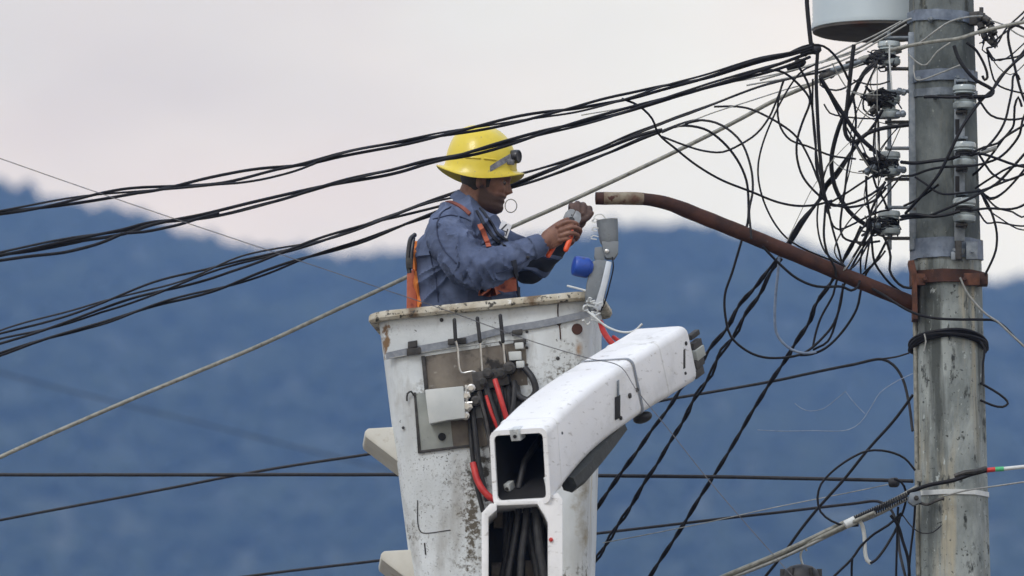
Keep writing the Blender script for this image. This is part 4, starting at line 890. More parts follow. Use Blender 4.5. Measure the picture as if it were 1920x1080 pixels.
for a0, a1, ph in ((-1.95, -1.55, .22), (-1.42, -1.10, .22)):                         # raised bars on the near side
    bm = B(); pts = []
    for t_ in np.linspace(a0, a1, 8):
        x, y, z = dome(t_, ph); pts.append(KL(x * 1.012, y * 1.012, z - .012))
    tube(bm, pts, .0042, 8, round_ends=True); obj('side_rib', bm, 'hat', hat)
bm = B(); rings = []
for t_ in np.linspace(-1.25, 1.25, 30):                                                 # head-lamp strap round the front
    e0 = .015 + .30 * (1 - (t_ / 1.25) ** 2); x, y, z = dome(t_, e0); x2, y2, z2 = dome(t_, e0 + .16)
    z -= .022 * abs(t_) ** 1.5; z2 -= .022 * abs(t_) ** 1.5
    rings.append([KL(x * 1.006, y * 1.006, z), KL(x * 1.03, y * 1.03, z), KL(x2 * 1.03, y2 * 1.03, z2), KL(x2 * 1.006, y2 * 1.006, z2)])
loft(bm, rings); obj('lamp_strap', bm, 'lampgrey', hat)
x, y, z = dome(-.32, .30); c = KL(x * 1.06, y * 1.06, z + .004); d_ = (kf * .90 - kl * .42 + ku * .02).normalized()
bm = B(); lathe(bm, c, d_, [(.020, -.024), (.025, -.016), (.027, .002), (.025, .013), (.021, .015), (.019, .011), (.003, .009)], 22); obj('headlamp', bm, 'lampdark', hat)
x, y, z = dome(-.62, .16); bm = B(); c = KL(x * 1.05, y * 1.05, z - .002); box(bm, c, kf * .012, (kl + kf * .6).normalized() * .006, ku * .010, .002); obj('strap_slider', bm, 'lampgrey', hat)

# pliers, ring
pl = thing('pliers', at(1070, 416, 39.84), 'steel pliers with orange grips in the bare hand', 'pliers')
pv_ = Vector(at(1070, 416, 39.86)); pdv = (Vector(at(1080, 394, 39.90)) - Vector(at(1062, 434, 39.84))).normalized(); pnv = Vector((0, -1, 0)); pnv = (pnv - pdv * pnv.dot(pdv)).normalized(); psv = pdv.cross(pnv)
def PL(a, s): return pv_ + pdv * a + psv * s
for s_ in (-1, 1):
    bm = B(); prism(bm, [PL(a, s * s_) + pnv * .0 for a, s in ((-.014, .001), (-.014, .020), (.004, .032), (.024, .032), (.046, .023), (.051, .012), (.051, .001))], pnv * .013, .002); obj('jaw', bm, 'plier_steel', pl)
bm = B(); lathe(bm, PL(0, 0) + pnv * .013, pnv, [(.012, -.002), (.012, .003), (.008, .004)], 18); obj('pivot', bm, 'darksteel', pl)
for pts, nm in ((((1068, 420, 39.845), (1072, 436, 39.815), (1068, 450, 39.775), (1061, 468, 39.765)), 0), (((1064, 420, 39.85), (1052, 436, 39.835), (1042, 455, 39.825), (1028, 479, 39.805)), 1)):
    q = catmull([tuple(at(*p)) for p in pts], .006); bm = B(); tube(bm, q, np.interp(np.linspace(0, 1, len(q)), [0, .3, .6, 1], [.006, .0085, .0105, .0098]), 12, round_ends=True); obj('handle', bm, 'plier_orange', pl)
bm = B(); c = at(958, 386, WY - .005); tube(bm, [(c.x + 11 * PX * math.cos(t_), c.y + .004 * math.sin(t_ * 2), c.z + 12.5 * PX * math.sin(t_)) for t_ in np.linspace(.15, 2 * math.pi + .1, 40)], .0019, 6)
tag(obj('wire_ring', bm, 'greywire'), 'thin loop of bare wire held at the worker\'s mouth', 'wire')

# ------------------------------------------------------------------ street light head waiting on the bucket rim
lum = thing('street_light_head', at(1112, 580, 39.60), 'grey street light head with blue photocell propped on the bucket corner', 'street light')
LYY = 39.62
bm = B(); a_ = Vector((-.12, 0, 1)).normalized() * -1
top = at(1138, 412, LYY)
lathe(bm, top, (.10, .02, -1), [(.0405, 0), (.0385, .03), (.0365, .06), (.034, .084), (.026, .100), (.020, .104)], 24, cap=True); lathe(bm, top, (.10, .02, -1), [(.0405, 0), (.036, -.001), (.034, .03)], 24, cap=False); obj('socket_cup', bm, 'lumgrey', lum)
bm = B(); lathe(bm, top + Vector((0, 0, .0015)), (.10, .02, -1), [(.034, .003), (.002, .004)], 20, cap=False); obj('socket_bore', bm, 'boom_dark', lum)
bm = B(); prism(bm, [at(a, b, LYY - .03) for a, b in ((1128, 452), (1160, 452), (1159, 474), (1152, 484), (1136, 484), (1131, 470))], (0, .06, 0), .004); obj('hinge_block', bm, 'lumgrey', lum)
bm = B(); prism(bm, [at(a, b, LYY - .022) for a, b in ((1115, 464), (1128, 462), (1134, 478), (1134, 492), (1118, 492), (1114, 480))], (0, .045, 0), .003); obj('hinge_ear', bm, 'lumgrey', lum)
bm = B(); lathe(bm, at(1138, 471, LYY - .031), (0, -1, 0), [(.008, -.004), (.008, .005), (.005, .007)], 10); obj('bolt', bm, 'chrome', lum)
bm = B(); prism(bm, [at(a, b, LYY - .035) for a, b in ((1108, 491), (1120, 486), (1143, 488), (1146, 498), (1136, 545), (1128, 582), (1108, 584), (1096, 560), (1100, 530))], (0, .085, 0), .012); obj('housing', bm, 'lumgrey', lum)
bm = B(); prism(bm, [at(a, b, LYY - .055) for a, b in ((1137, 489), (1147, 491), (1142, 520), (1126, 582), (1113, 578), (1126, 536))], (0, .03, 0), .004); obj('side_arm', bm, 'lumsilver', lum)
bm = B(); tube(bm, catmull([tuple(at(*p)) for p in ((1148, 482, LYY - .03), (1150, 500, LYY - .035), (1144, 530, LYY - .035), (1134, 566, LYY - .03), (1126, 584, LYY - .03))], .01), .003, 6); obj('lead', bm, 'black', lum)
bm = B(); c = at(1103, 503, LYY - .015); d_ = Vector((-1, -.25, .16)).normalized(); lathe(bm, c, d_, [(.028, -.012), (.032, -.002), (.036, .000), (.0385, .004), (.0385, .046), (.037, .052), (.034, .057), (.02, .060), (.004, .061)], 26); obj('photocell', bm, 'photocell', lum)
bm = B()
for k, (u, v) in enumerate(((1114, 412), (1114, 428), (1112, 444))):
    tube(bm, catmull([tuple(at(*p)) for p in ((1122, v, LYY - .03), (u, v - 2, LYY - .035), (u - 4, v + 3, LYY - .03), (1119, v + 5, LYY - .03))], .006), .0022, 6)
tube(bm, catmull([tuple(at(*p)) for p in ((1136, 410, LYY), (1128, 402, LYY - .01), (1116, 404, LYY - .02), (1112, 414, LYY - .03))], .006), .0024, 6)
obj('tie_wire', bm, 'palewire', lum)

# ------------------------------------------------------------------ cables and wires
wr = random.Random(5)
def path3(pts, Y0, Y1, jit=1.0, step=.02):
    """photo-plane points (x, y[, distance]) -> smooth 3D path at real distances, with a little kinkiness"""
    L_ = [0]
    for a, b in zip(pts, pts[1:]): L_.append(L_[-1] + math.hypot(b[0] - a[0], b[1] - a[1]))
    P = []
    for p, l in zip(pts, L_):
        Y = p[2] if len(p) > 2 else Y0 + (Y1 - Y0) * l / L_[-1]
        P.append(tuple(at(p[0], p[1], Y)))
    q = catmull(P, step); sd = wr.uniform(0, 99)
    for i in range(len(q)):
        v = Vector(q[i]) * 4.0; e = min(1, i / 6, (len(q) - 1 - i) / 6)
        q[i] += np.array((noise.noise(v + Vector((sd, 0, 0))), 2.5 * noise.noise(v + Vector((0, sd, 0))), noise.noise(v + Vector((0, 0, sd))))) * .0032 * jit * e
    return q
def wire(label, r, matn, Y0, Y1, pts, name='wire', cat='wire', group=None, jit=1.0, sides=8):
    bm = B(); tube(bm, path3(pts, Y0, Y1, jit), r * PX, sides)
    return tag(obj(name, bm, matn), label, cat, group)
def bundle(label, Y0, Y1, pts, strands, name='cable_bundle', cat='cable bundle', group=None, jit=1.0):
    """strands: (radius px, amplitude px, phase, period m, material)"""
    c = path3(pts, Y0, Y1, jit, .03); n = len(c)
    root = thing(name, tuple(c[n // 2]), label, cat, group)
    tan = np.gradient(c, axis=0); tan /= np.linalg.norm(tan, axis=1)[:, None]; s = np.concatenate([[0], np.cumsum(np.linalg.norm(np.diff(c, axis=0), axis=1))])
    for k, (r, amp, ph, per_, matn) in enumerate(strands):
        q = c.copy(); sd = wr.uniform(0, 50)
        for i in range(n):
            u = np.cross(tan[i], (0, 1, 0)); u /= np.linalg.norm(u); v = np.cross(u, tan[i])
            am = amp * PX * (.65 + 1.2 * abs(noise.noise(Vector((s[i] * 1.1, sd, 0))) * 2)); a = ph + s[i] * 2 * math.pi / per_ + 1.6 * noise.noise(Vector((s[i] * .8, 0, sd * .3)))
            q[i] = c[i] + am * (math.cos(a) * u + math.sin(a) * v)
        bm = B(); tube(bm, q, r * PX, 8); obj('strand', bm, matn, root)
    return root
GA = 'heavy cables spanning from the left edge to the pole'
bundle('topmost heavy black cable bundle, crossing just over the yellow hard hat', 38.6, 40.1, [(-160, 417), (0, 399), (163, 373), (300, 354), (407, 337), (489, 321), (570, 308), (652, 288), (760, 267), (831, 252), (920, 235), (1016, 216), (1090, 204), (1172, 184), (1241, 163), (1323, 143), (1380, 126), (1430, 112), (1481, 102), (1522, 92)],
       [(2.9, 5.2, 0, 1.3, 'black'), (2.7, 4.8, 2.1, 1.1, 'black'), (2.0, 5.6, 4.2, 1.5, 'black2')], group=GA)
wire('thin slack black cable sagging just under the topmost bundle at left', 2.2, 'black', 38.85, 39.0, [(296, 356), (350, 352), (407, 346), (450, 343), (489, 337), (530, 327), (560, 318), (592, 306)], group=GA)
bundle('second heavy black cable bundle, crossing in front of the yellow hard hat', 38.5, 40.1, [(-160, 500), (0, 474), (122, 453), (228, 436), (285, 420), (387, 403), (481, 384), (583, 358), (693, 331), (760, 315), (794, 306), (857, 293), (942, 270), (1016, 248), (1090, 230), (1197, 200), (1292, 171), (1342, 155), (1433, 130), (1481, 116), (1515, 104)],
       [(3.1, 4.4, 0, 1.3, 'black'), (2.9, 4.4, 2.2, 1.15, 'black'), (2.2, 5.0, 4.0, 1.5, 'black2')], group=GA)
wire('slack black strand drooping below the second heavy bundle at the left edge', 3.0, 'black', 38.5, 38.7, [(-160, 508), (0, 488), (61, 480), (122, 473), (187, 456), (230, 438)], group=GA)
wire('slack black strand rejoining the second heavy bundle above the hill', 2.8, 'black', 38.75, 38.9, [(238, 437), (270, 435), (306, 429), (340, 421), (367, 412), (410, 399)], group=GA)
bundle('pair of black cables passing behind the worker\'s neck, upper of the lower set', 40.9, 40.35, [(-160, 678), (0, 625), (122, 588), (244, 547), (367, 516), (448, 490), (509, 473), (611, 442), (693, 416), (760, 396), (840, 371), (979, 326), (1053, 299), (1127, 274), (1183, 252), (1240, 234), (1260, 227), (1339, 200), (1380, 182), (1424, 163), (1481, 143), (1560, 124), (1640, 106)],
       [(2.3, 4.6, 0, 1.1, 'black'), (1.9, 4.2, 3.1, .9, 'black2')], group=GA)
bundle('twisted black cables passing behind the worker, middle of the lower set', 41.0, 40.35, [(-160, 688), (0, 641), (122, 603), (204, 578), (302, 549), (367, 528), (448, 502), (530, 475), (611, 447), (693, 419), (760, 400), (860, 372), (965, 343), (1040, 318), (1125, 286), (1216, 250), (1241, 243)],
       [(2.6, 4.0, 1, 1.0, 'black'), (2.2, 4.4, 3.6, .85, 'black')], group=GA)
bundle('lowest black cable of the set behind the worker, joining a splice above the lamp arm', 41.1, 40.35, [(-160, 717), (0, 666), (81, 636), (204, 602), (293, 573), (407, 541), (509, 507), (570, 485), (672, 455), (760, 420), (860, 385), (961, 353), (1035, 328), (1127, 290), (1201, 261), (1241, 248), (1285, 233), (1310, 227)],
       [(2.7, 1.8, 0, .8, 'black'), (2.2, 3.2, 3, .7, 'black')], group=GA)
wire('long straight pale grey messenger cable rising from lower left to the pole top', 4.0, 'tanwire', 41.2, 40.42, [(-160, 936), (0, 857), (199, 769), (358, 702), (482, 650), (620, 586), (760, 521), (880, 462), (970, 421), (1040, 390), (1166, 332), (1292, 272), (1386, 224), (1449, 190), (1512, 162), (1580, 132), (1650, 108), (1690, 95)], 'messenger_cable', 'cable', jit=.25)
wire('straight dark cable running level behind the bucket below its steps', 3.6, 'black2', 42.0, 40.42, [(-160, 889), (0, 890), (400, 890), (750, 890), (1130, 892), (1340, 894), (1500, 897), (1600, 899), (1712, 902)], 'cable', 'cable', jit=.25)
wire('dark cable climbing from the left edge behind the upper bucket step', 2.8, 'black2', 42.2, 40.42, [(-160, 1006), (0, 975), (250, 928), (460, 888), (600, 865), (715, 848), (900, 815), (1100, 778), (1262, 747), (1447, 715), (1533, 697), (1600, 683), (1654, 673), (1675, 684), (1692, 709), (1704, 755), (1711, 808)], 'cable', 'cable', jit=.5)
wire('thin twisted stub from the drooping cable to the black coil on the pole', 1.8, 'black2', 40.42, 40.3, [(1654, 673), (1680, 669), (1704, 662)], 'wire', 'wire')
wire('dark cable at the bottom edge passing behind the lower bucket step', 2.8, 'black2', 42.2, 40.42, [(300, 1104), (466, 1080), (716, 1050), (900, 1028), (1124, 1000), (1384, 969), (1533, 952), (1600, 944), (1646, 940), (1668, 952), (1682, 985), (1686, 1030), (1700, 1090)], 'cable', 'cable', jit=.5)
wire('hair-thin wire lying across the bucket face and over the boom', .8, 'hairwire', 37.6, 37.2, [(-160, 240, 37.9), (0, 297, 37.9), (250, 384, 37.9), (505, 470, 37.9), (760, 556, 37.95), (848, 586, 38.0), (989, 637, 38.25), (1100, 671, 38.45), (1166, 690, 38.62), (1191, 728, 38.60), (1259, 812, 38.6), (1336, 909, 38.6), (1447, 1037, 38.6), (1500, 1096, 38.6)], jit=.2)
wire('faint far wire slanting down across the hillside at lower left', 2.2, 'black2', 75, 75, [(-200, 634), (0, 698), (199, 750), (358, 789), (597, 849), (760, 890)], jit=0)
wire('faint thin wire rising between the two dark cables right of the bucket', .9, 'greywire', 40.6, 40.5, [(1130, 1018), (1300, 985), (1450, 952), (1600, 922), (1676, 906)], jit=.3)

GD = 'twisted drop cables running down behind the boom'
def pair(label, pts, Y0=40.42, Y1=41.0, r=2.5, amp=2.4, per_=.20): bundle(label, Y0, Y1, pts, [(r, amp, 0, per_, 'black'), (r, amp, 3.14, per_, 'black')], 'twisted_drop', 'drop cable', GD, jit=1.6)
pair('leftmost twisted drop cable, hidden by the boom end midway', [(1462, 482), (1420, 532), (1389, 570), (1360, 618), (1321, 671), (1293, 708), (1266, 745), (1216, 815), (1172, 878), (1129, 940), (1050, 1060)])
pair('twisted drop cable passing just right of the boom tip', [(1464, 484), (1438, 524), (1418, 560), (1374, 632), (1331, 700), (1269, 810), (1216, 892), (1153, 993), (1122, 1041), (1080, 1110)])
pair('rightmost long twisted drop, crossing the bottom of the wire loops to the bottom edge', [(1616, 425), (1597, 460), (1578, 497), (1565, 519), (1552, 542), (1527, 576), (1518, 600), (1485, 651), (1437, 728), (1389, 810), (1331, 904), (1278, 988), (1220, 1078), (1190, 1130)], Y0=40.36)
bundle('thick wire bundle dropping onto the lamp arm from the tangle', 40.30, 40.40, [(1614, 258), (1600, 279), (1582, 307), (1565, 331), (1549, 348), (1538, 372), (1522, 390), (1500, 417), (1479, 455), (1464, 482)], [(2.8, 2, 0, .4, 'black'), (2.4, 2.4, 2.2, .5, 'black'), (2.2, 2.4, 4.2, .6, 'black2')], jit=1.4)

GL = 'slack loops of black wire hanging beside the pole'
def loop(label, pts, r=2.2, Y0=40.25, Y1=40.3, m='black', jit=1.0): wire(label, r, m, Y0, Y1, pts, 'wire', 'wire', GL, jit)
loop('big slack loop falling from the middle cables to well below the lamp arm', [(1241, 248), (1273, 236), (1320, 242), (1355, 266), (1383, 300), (1400, 338), (1404, 379), (1402, 418), (1390, 452), (1372, 512), (1359, 552), (1360, 594), (1370, 631), (1400, 658), (1431, 670), (1476, 670), (1509, 661), (1545, 631), (1564, 606), (1576, 570), (1581, 532)], 2.4, 40.30, 40.36)
loop('slack wire arching from a splice and draping over the lamp arm', [(1285, 233), (1305, 226), (1330, 227), (1355, 236), (1389, 266), (1407, 313), (1411, 357), (1405, 395), (1407, 425), (1409, 448)], 2.3, 40.28, 40.07)
loop('long wire leaving the top bundle and sagging under the middle cables to the tangle', [(1166, 185), (1197, 198), (1223, 222), (1235, 250), (1267, 278), (1308, 310), (1355, 338), (1411, 360), (1459, 379), (1496, 386), (1531, 384), (1560, 376)], 2.2, 39.8, 40.2)
loop('shallow U of wire below the middle cables rising to a hairpin', [(1241, 256), (1285, 272), (1323, 283), (1355, 285), (1389, 270), (1418, 250), (1440, 222), (1455, 190), (1470, 150)], 2.0, 40.2, 40.24)
loop('hairpin wire bending down from the messenger into the tangle', [(1470, 150), (1466, 160), (1458, 205), (1464, 240), (1482, 263), (1513, 274), (1559, 292), (1605, 298)], 2.0, 40.24, 40.2)
loop('wire leaving the upper lower-set cable and diving into the tangle', [(1339, 200), (1380, 200), (1411, 206), (1462, 231), (1493, 256), (1518, 300), (1532, 335), (1544, 365), (1552, 400)], 2.1, 40.32, 40.15)
loop('outer slack loop swinging left of the tangle', [(1400, 138), (1448, 131), (1471, 136), (1494, 154), (1517, 182), (1519, 193), (1506, 228), (1496, 260), (1494, 288), (1501, 321), (1511, 340), (1535, 366), (1554, 380), (1581, 388), (1608, 387), (1640, 376), (1662, 352)], 2.3, 40.1, 40.2)
loop('near-vertical wire second from left in the tangle', [(1496, 122), (1508, 142), (1517, 161), (1522, 191), (1526, 230), (1529, 265), (1530, 310), (1538, 350), (1546, 375), (1560, 384), (1590, 383), (1615, 374), (1643, 358), (1660, 342)], 2.3, 40.12, 40.22)
loop('thick vertical wire at the left of the tangle ending under the grey clamp', [(1533, 98), (1531, 149), (1533, 219), (1536, 277), (1541, 330), (1546, 368), (1556, 392)], 3.4, 40.05, 40.1)
loop('thin straight wire close beside the thick vertical one', [(1524, 148), (1524, 207), (1528, 262), (1534, 310), (1541, 345), (1548, 380)], 1.9, 40.16, 40.14)
loop('thick black jumper hooking under the transformer and swinging to the rack', [(1601, 84), (1596, 126), (1591, 173), (1587, 210), (1584, 242), (1591, 261), (1605, 266), (1626, 251), (1651, 242), (1704, 234)], 4.0, 40.22, 40.2)
loop('thickest black cable arcing from the top insulator down to the lowest one', [(1647, 116), (1626, 129), (1605, 166), (1589, 203), (1575, 233), (1564, 270), (1559, 302), (1562, 337), (1570, 361), (1592, 396), (1613, 415), (1635, 428), (1652, 437)], 4.2, 40.26, 40.28)
loop('heavy diagonal cable from the messenger splice down to the third insulator', [(1538, 146), (1559, 180), (1580, 212), (1612, 256), (1642, 284), (1650, 292)], 4.2, 40.16, 40.22)
loop('thin wire bowing over from the clamp beside the transformer cable', [(1481, 99), (1505, 88), (1525, 84), (1545, 87), (1563, 101), (1580, 126), (1591, 150)], 2.4, 40.1, 40.2)
wire('black cable coming straight down past the transformer\'s left side', 4.2, 'black', 40.14, 40.12, [(1513, -60), (1513, 0), (1516, 40), (1520, 78), (1523, 96)], 'cable', 'cable', GL, .4)
loop('thin wire falling through the middle of the tangle into a short hook', [(1600, 182), (1604, 210), (1604, 240), (1598, 277), (1589, 315), (1584, 358), (1578, 399), (1576, 428), (1581, 444), (1594, 451), (1624, 455), (1650, 452)], 2.2, 40.18, 40.25)
loop('short wire rising right to the third insulator', [(1556, 380), (1584, 364), (1621, 340), (1640, 328), (1662, 320)], 2.0, 40.2, 40.28)
loop('wire snaking down beside the insulators to the hill line', [(1624, 330), (1625, 369), (1632, 412), (1635, 460), (1640, 493), (1656, 517), (1670, 533), (1690, 548)], 2.3, 40.2, 40.33)
loop('short kinked wire between the third and fourth insulators', [(1637, 330), (1643, 350), (1656, 372), (1664, 392)], 2.2, 40.22, 40.28)
loop('short steep wire crossing between the lower insulators', [(1660, 340), (1648, 364), (1635, 393), (1629, 420), (1622, 446), (1600, 482)], 2.4, 40.18, 40.22)
loop('wire dropping from the lowest insulator and curling to the lamp arm clamp', [(1655, 440), (1664, 458), (1670, 482), (1668, 506), (1678, 525), (1694, 538), (1710, 540)], 2.5, 40.2, 40.22)
loop('left wire running down and over the lamp arm middle', [(1548, 385), (1546, 410), (1545, 444), (1552, 477), (1565, 500), (1568, 520)], 2.3, 40.15, 40.18)
loop('wire just right of it reaching the lamp arm middle', [(1552, 388), (1562, 431), (1573, 471), (1580, 500)], 2.1, 40.2, 40.26)
loop('small U of wire between the tangle and the fourth insulator', [(1553, 398), (1562, 423), (1573, 430), (1592, 423), (1624, 407), (1651, 396), (1668, 394)], 1.9, 40.24, 40.26)
loop('first of three wires slanting behind the lamp arm to the loops below', [(1632, 428), (1612, 462), (1589, 500), (1568, 527), (1562, 552), (1538, 597), (1528, 630), (1524, 652)], 2.2, 40.32, 40.36)
loop('second of three wires slanting behind the lamp arm', [(1640, 436), (1619, 463), (1597, 500), (1581, 538), (1573, 576), (1567, 603), (1552, 640), (1524, 656)], 2.2, 40.34, 40.37)
loop('third slanting wire, closing the lower loop on its right', [(1662, 452), (1643, 487), (1624, 512), (1615, 540), (1606, 579), (1579, 622), (1548, 652), (1521, 664), (1500, 666)], 2.4, 40.34, 40.38)
loop('thin wire dropping to the arm beside the slanting wires', [(1626, 440), (1619, 462), (1614, 487), (1614, 516)], 1.8, 40.22, 40.3)
loop('thin wire zigzagging from the lowest insulator to the arm', [(1660, 470), (1648, 486), (1632, 500), (1612, 520)], 1.8, 40.26, 40.32)
loop('thin vertical wire between insulators and slanting wires', [(1630, 455), (1626, 480), (1622, 505)], 1.8, 40.16, 40.24)
loop('slack black wire hanging in a shallow bow under the lamp arm', [(1430, 462), (1445, 478), (1460, 493), (1495, 522), (1533, 537), (1581, 538), (1596, 545), (1608, 538), (1612, 526)], 2.5, 40.12, 40.2)
wire('pale grey ribbon hanging from the lamp arm to the bottom of the loops', 2.6, 'fibre', 40.16, 40.3, [(1461, 482), (1458, 519), (1455, 546), (1453, 585), (1456, 622), (1467, 640), (1485, 655), (1509, 662), (1530, 660)], 'ribbon', 'ribbon')
wire('black cable hugging the arm underside, crossing the pole and leaving at right', 2.6, 'black', 40.2, 40.1, [(1630, 538, 40.24), (1655, 552, 40.22), (1689, 574, 40.18), (1712, 586, 40.16), (1748, 596, 40.14), (1793, 599, 40.14), (1840, 599, 40.17), (1866, 601, 40.2), (1884, 613, 40.2), (1905, 635, 40.2), (1960, 684, 40.2)], 'cable', 'cable', jit=.6)
wire('frayed grey wire from the rusty clamp down to the crossing cable', 2.0, 'greywire', 40.16, 40.18, [(1800, 520), (1811, 545), (1830, 570), (1850, 590), (1870, 603), (1890, 622), (1930, 658)], 'wire', 'wire')

GR = 'wires fanning out on the right of the pole'
def rw(label, pts, r=2.2, Y0=40.2, Y1=40.2, m='black', jit=1.0): wire(label, r, m, Y0, Y1, pts, 'wire', 'wire', GR, jit)
rw('pale tan cable crossing the pole top and leaving at the upper right', [(1668, 95, 40.24), (1689, 89, 40.2), (1747, 78, 40.17), (1796, 72, 40.17), (1836, 60, 40.2), (1884, 49, 40.2), (1960, 33, 40.2)], 3.6, m='tanwire', jit=.4)
rw('thin grey wire over the dead-end clamps to the right edge', [(1856, 38, 40.2), (1884, 47, 40.2), (1905, 62, 40.2), (1950, 82, 40.2)], 1.5, m='greywire')
rw('black lead curving down the pole face to the top right insulator', [(1789, 86, 40.18), (1796, 107, 40.17), (1813, 133, 40.15), (1831, 151, 40.15), (1852, 162, 40.16), (1862, 170, 40.16), (1858, 178, 40.15), (1845, 181, 40.14), (1826, 181, 40.13)], 3.6)
rw('black lead rising from the top right insulator to the right edge', [(1860, 170, 40.16), (1872, 153, 40.18), (1884, 136, 40.2), (1902, 118, 40.2), (1950, 78, 40.2)], 2.6)
rw('short black hook beside the pole at the upper right', [(1812, 80, 40.18), (1826, 90, 40.18), (1836, 104, 40.2), (1846, 125, 40.2), (1851, 145, 40.2), (1846, 150, 40.2), (1842, 142, 40.2)], 2.6)
rw('wire bent over the pale cable and falling down the right edge', [(1935, 62), (1912, 50), (1904, 48), (1893, 52), (1890, 70), (1895, 95), (1902, 121), (1910, 155), (1920, 186), (1940, 230)], 2.6)
rw('inner long wire curving from the right edge to the middle right insulator', [(1912, 150), (1906, 138), (1900, 144), (1899, 164), (1891, 202), (1886, 222), (1876, 244), (1853, 273), (1833, 288), (1818, 291)], 2.4, 40.2, 40.13)
rw('second wire curving down the right edge to the pole side', [(1916, 200), (1909, 182), (1902, 200), (1901, 228), (1898, 240), (1880, 262), (1864, 284), (1850, 302), (1834, 320), (1822, 330)], 2.4, 40.22, 40.3)
rw('wire from the right edge wrapping across the pole below the middle insulator', [(1928, 200, 40.2), (1917, 228, 40.2), (1913, 251, 40.2), (1896, 276, 40.2), (1873, 296, 40.18), (1849, 305, 40.16), (1826, 310, 40.12), (1791, 312, 40.12), (1762, 314, 40.14), (1736, 320, 40.17), (1711, 329, 40.2), (1690, 330, 40.24)], 2.4)
rw('wire joining the middle right insulator from the right edge', [(1950, 214), (1920, 234), (1884, 256), (1871, 268), (1845, 276), (1822, 286)], 2.3, 40.2, 40.13)
rw('wire leaving the middle right insulator, dropping to the right edge', [(1822, 288), (1844, 289), (1869, 297), (1902, 308), (1960, 320)], 2.6, 40.13, 40.2)
rw('pale sleeve of wire stuck out from the middle right insulator', [(1836, 286), (1850, 283), (1868, 277)], 4.2, 40.14, 40.16, 'greywire')
rw('wire slanting up from the pole side to the right edge', [(1828, 354), (1845, 342), (1869, 327), (1893, 314), (1955, 306)], 2.1, 40.24, 40.22)
rw('long wire from the right edge crossing down over the pole to the left rack', [(1950, 258, 40.2), (1920, 289, 40.2), (1902, 309, 40.2), (1869, 344, 40.2), (1849, 356, 40.18), (1818, 373, 40.11), (1791, 384, 40.12), (1760, 397, 40.14), (1736, 406, 40.17), (1709, 408, 40.2), (1688, 412, 40.26)], 2.6)
rw('wire from the right edge sagging over the pole face to the channel', [(1960, 312, 40.2), (1920, 327, 40.2), (1880, 342, 40.2), (1849, 354, 40.18), (1833, 358, 40.15), (1802, 362, 40.12), (1769, 364, 40.13), (1753, 358, 40.14), (1736, 345, 40.16), (1716, 332, 40.19)], 2.2)
rw('long slack bow from the pole side down to the rusty clamp', [(1832, 356), (1842, 366), (1853, 384), (1864, 413), (1869, 438), (1867, 469), (1858, 493), (1847, 515)], 2.3, 40.2, 40.24)
rw('wire from the lowest right insulator sagging to the right edge', [(1822, 394), (1853, 391), (1887, 393), (1907, 390), (1950, 366)], 2.3, 40.13, 40.2)
rw('long diagonal wire crossing the pole face from upper right to lower left', [(1858, 172, 40.17), (1844, 184, 40.16), (1829, 202, 40.12), (1804, 238, 40.10), (1791, 264, 40.10), (1773, 302, 40.11), (1762, 324, 40.12), (1736, 358, 40.15), (1713, 384, 40.19), (1698, 400, 40.24)], 3.0)
rw('short wire beside the long diagonal, low on the pole face', [(1760, 346, 40.14), (1738, 362, 40.16), (1716, 376, 40.19), (1695, 386, 40.24)], 2.2)
rw('black jumper from the middle right insulator back to the left rack', [(1800, 292, 40.12), (1780, 298, 40.13), (1750, 302, 40.15), (1718, 306, 40.18), (1690, 304, 40.26)], 3.4)
rw('black jumper from the lowest right insulator back to the left rack', [(1800, 396, 40.12), (1778, 402, 40.13), (1750, 406, 40.15), (1716, 402, 40.18), (1690, 406, 40.26)], 3.2)
rw('black jumper from the top right insulator to the steel bracket', [(1800, 182, 40.12), (1778, 182, 40.13), (1750, 181, 40.15), (1733, 182, 40.17)], 3.0)
rw('thin grey wire sagging in a V on the upper pole face', [(1704, 102, 40.2), (1716, 114, 40.18), (1729, 122, 40.17), (1738, 121, 40.17), (1758, 96, 40.16), (1782, 80, 40.16)], 1.6, m='greywire')
rw('thin grey wire rising across the second band', [(1713, 122, 40.18), (1716, 147, 40.17), (1724, 150, 40.16), (1760, 138, 40.15), (1800, 122, 40.15)], 1.5, m='greywire')
rw('pale wire climbing from the left insulator over the top band', [(1690, 92, 40.22), (1724, 80, 40.18), (1753, 58, 40.15), (1780, 40, 40.15), (1811, 32, 40.17), (1842, 30, 40.22)], 1.9, m='greywire')
for k, (pts, lab) in enumerate(((((1425, 150), (1500, 128), (1600, 95), (1660, 62), (1705, 36), (1745, 30)), 'upper grey guy strand reaching the top band'), (((1400, 160), (1500, 140), (1590, 108), (1650, 75), (1700, 46)), 'lower grey guy strand reaching the top band'),
        (((1540, 118), (1585, 92), (1640, 66), (1690, 40)), 'short grey strand under the transformer base'), (((1090, 216), (1200, 196), (1330, 162), (1450, 140), (1560, 112), (1625, 92)), 'thin pale wire between the two heavy top bundles'),
        (((1270, 238), (1330, 214), (1400, 192), (1480, 166), (1540, 150), (1620, 118)), 'thin pale wire just above the messenger near the pole'))):
    wire(lab, (2.2, 1.7, 1.7, 1.2, 1.2)[k], 'greywire', 40.5 - .05 * k, 40.3, pts, 'wire', 'wire', 'thin grey strands converging on the pole top', .6)
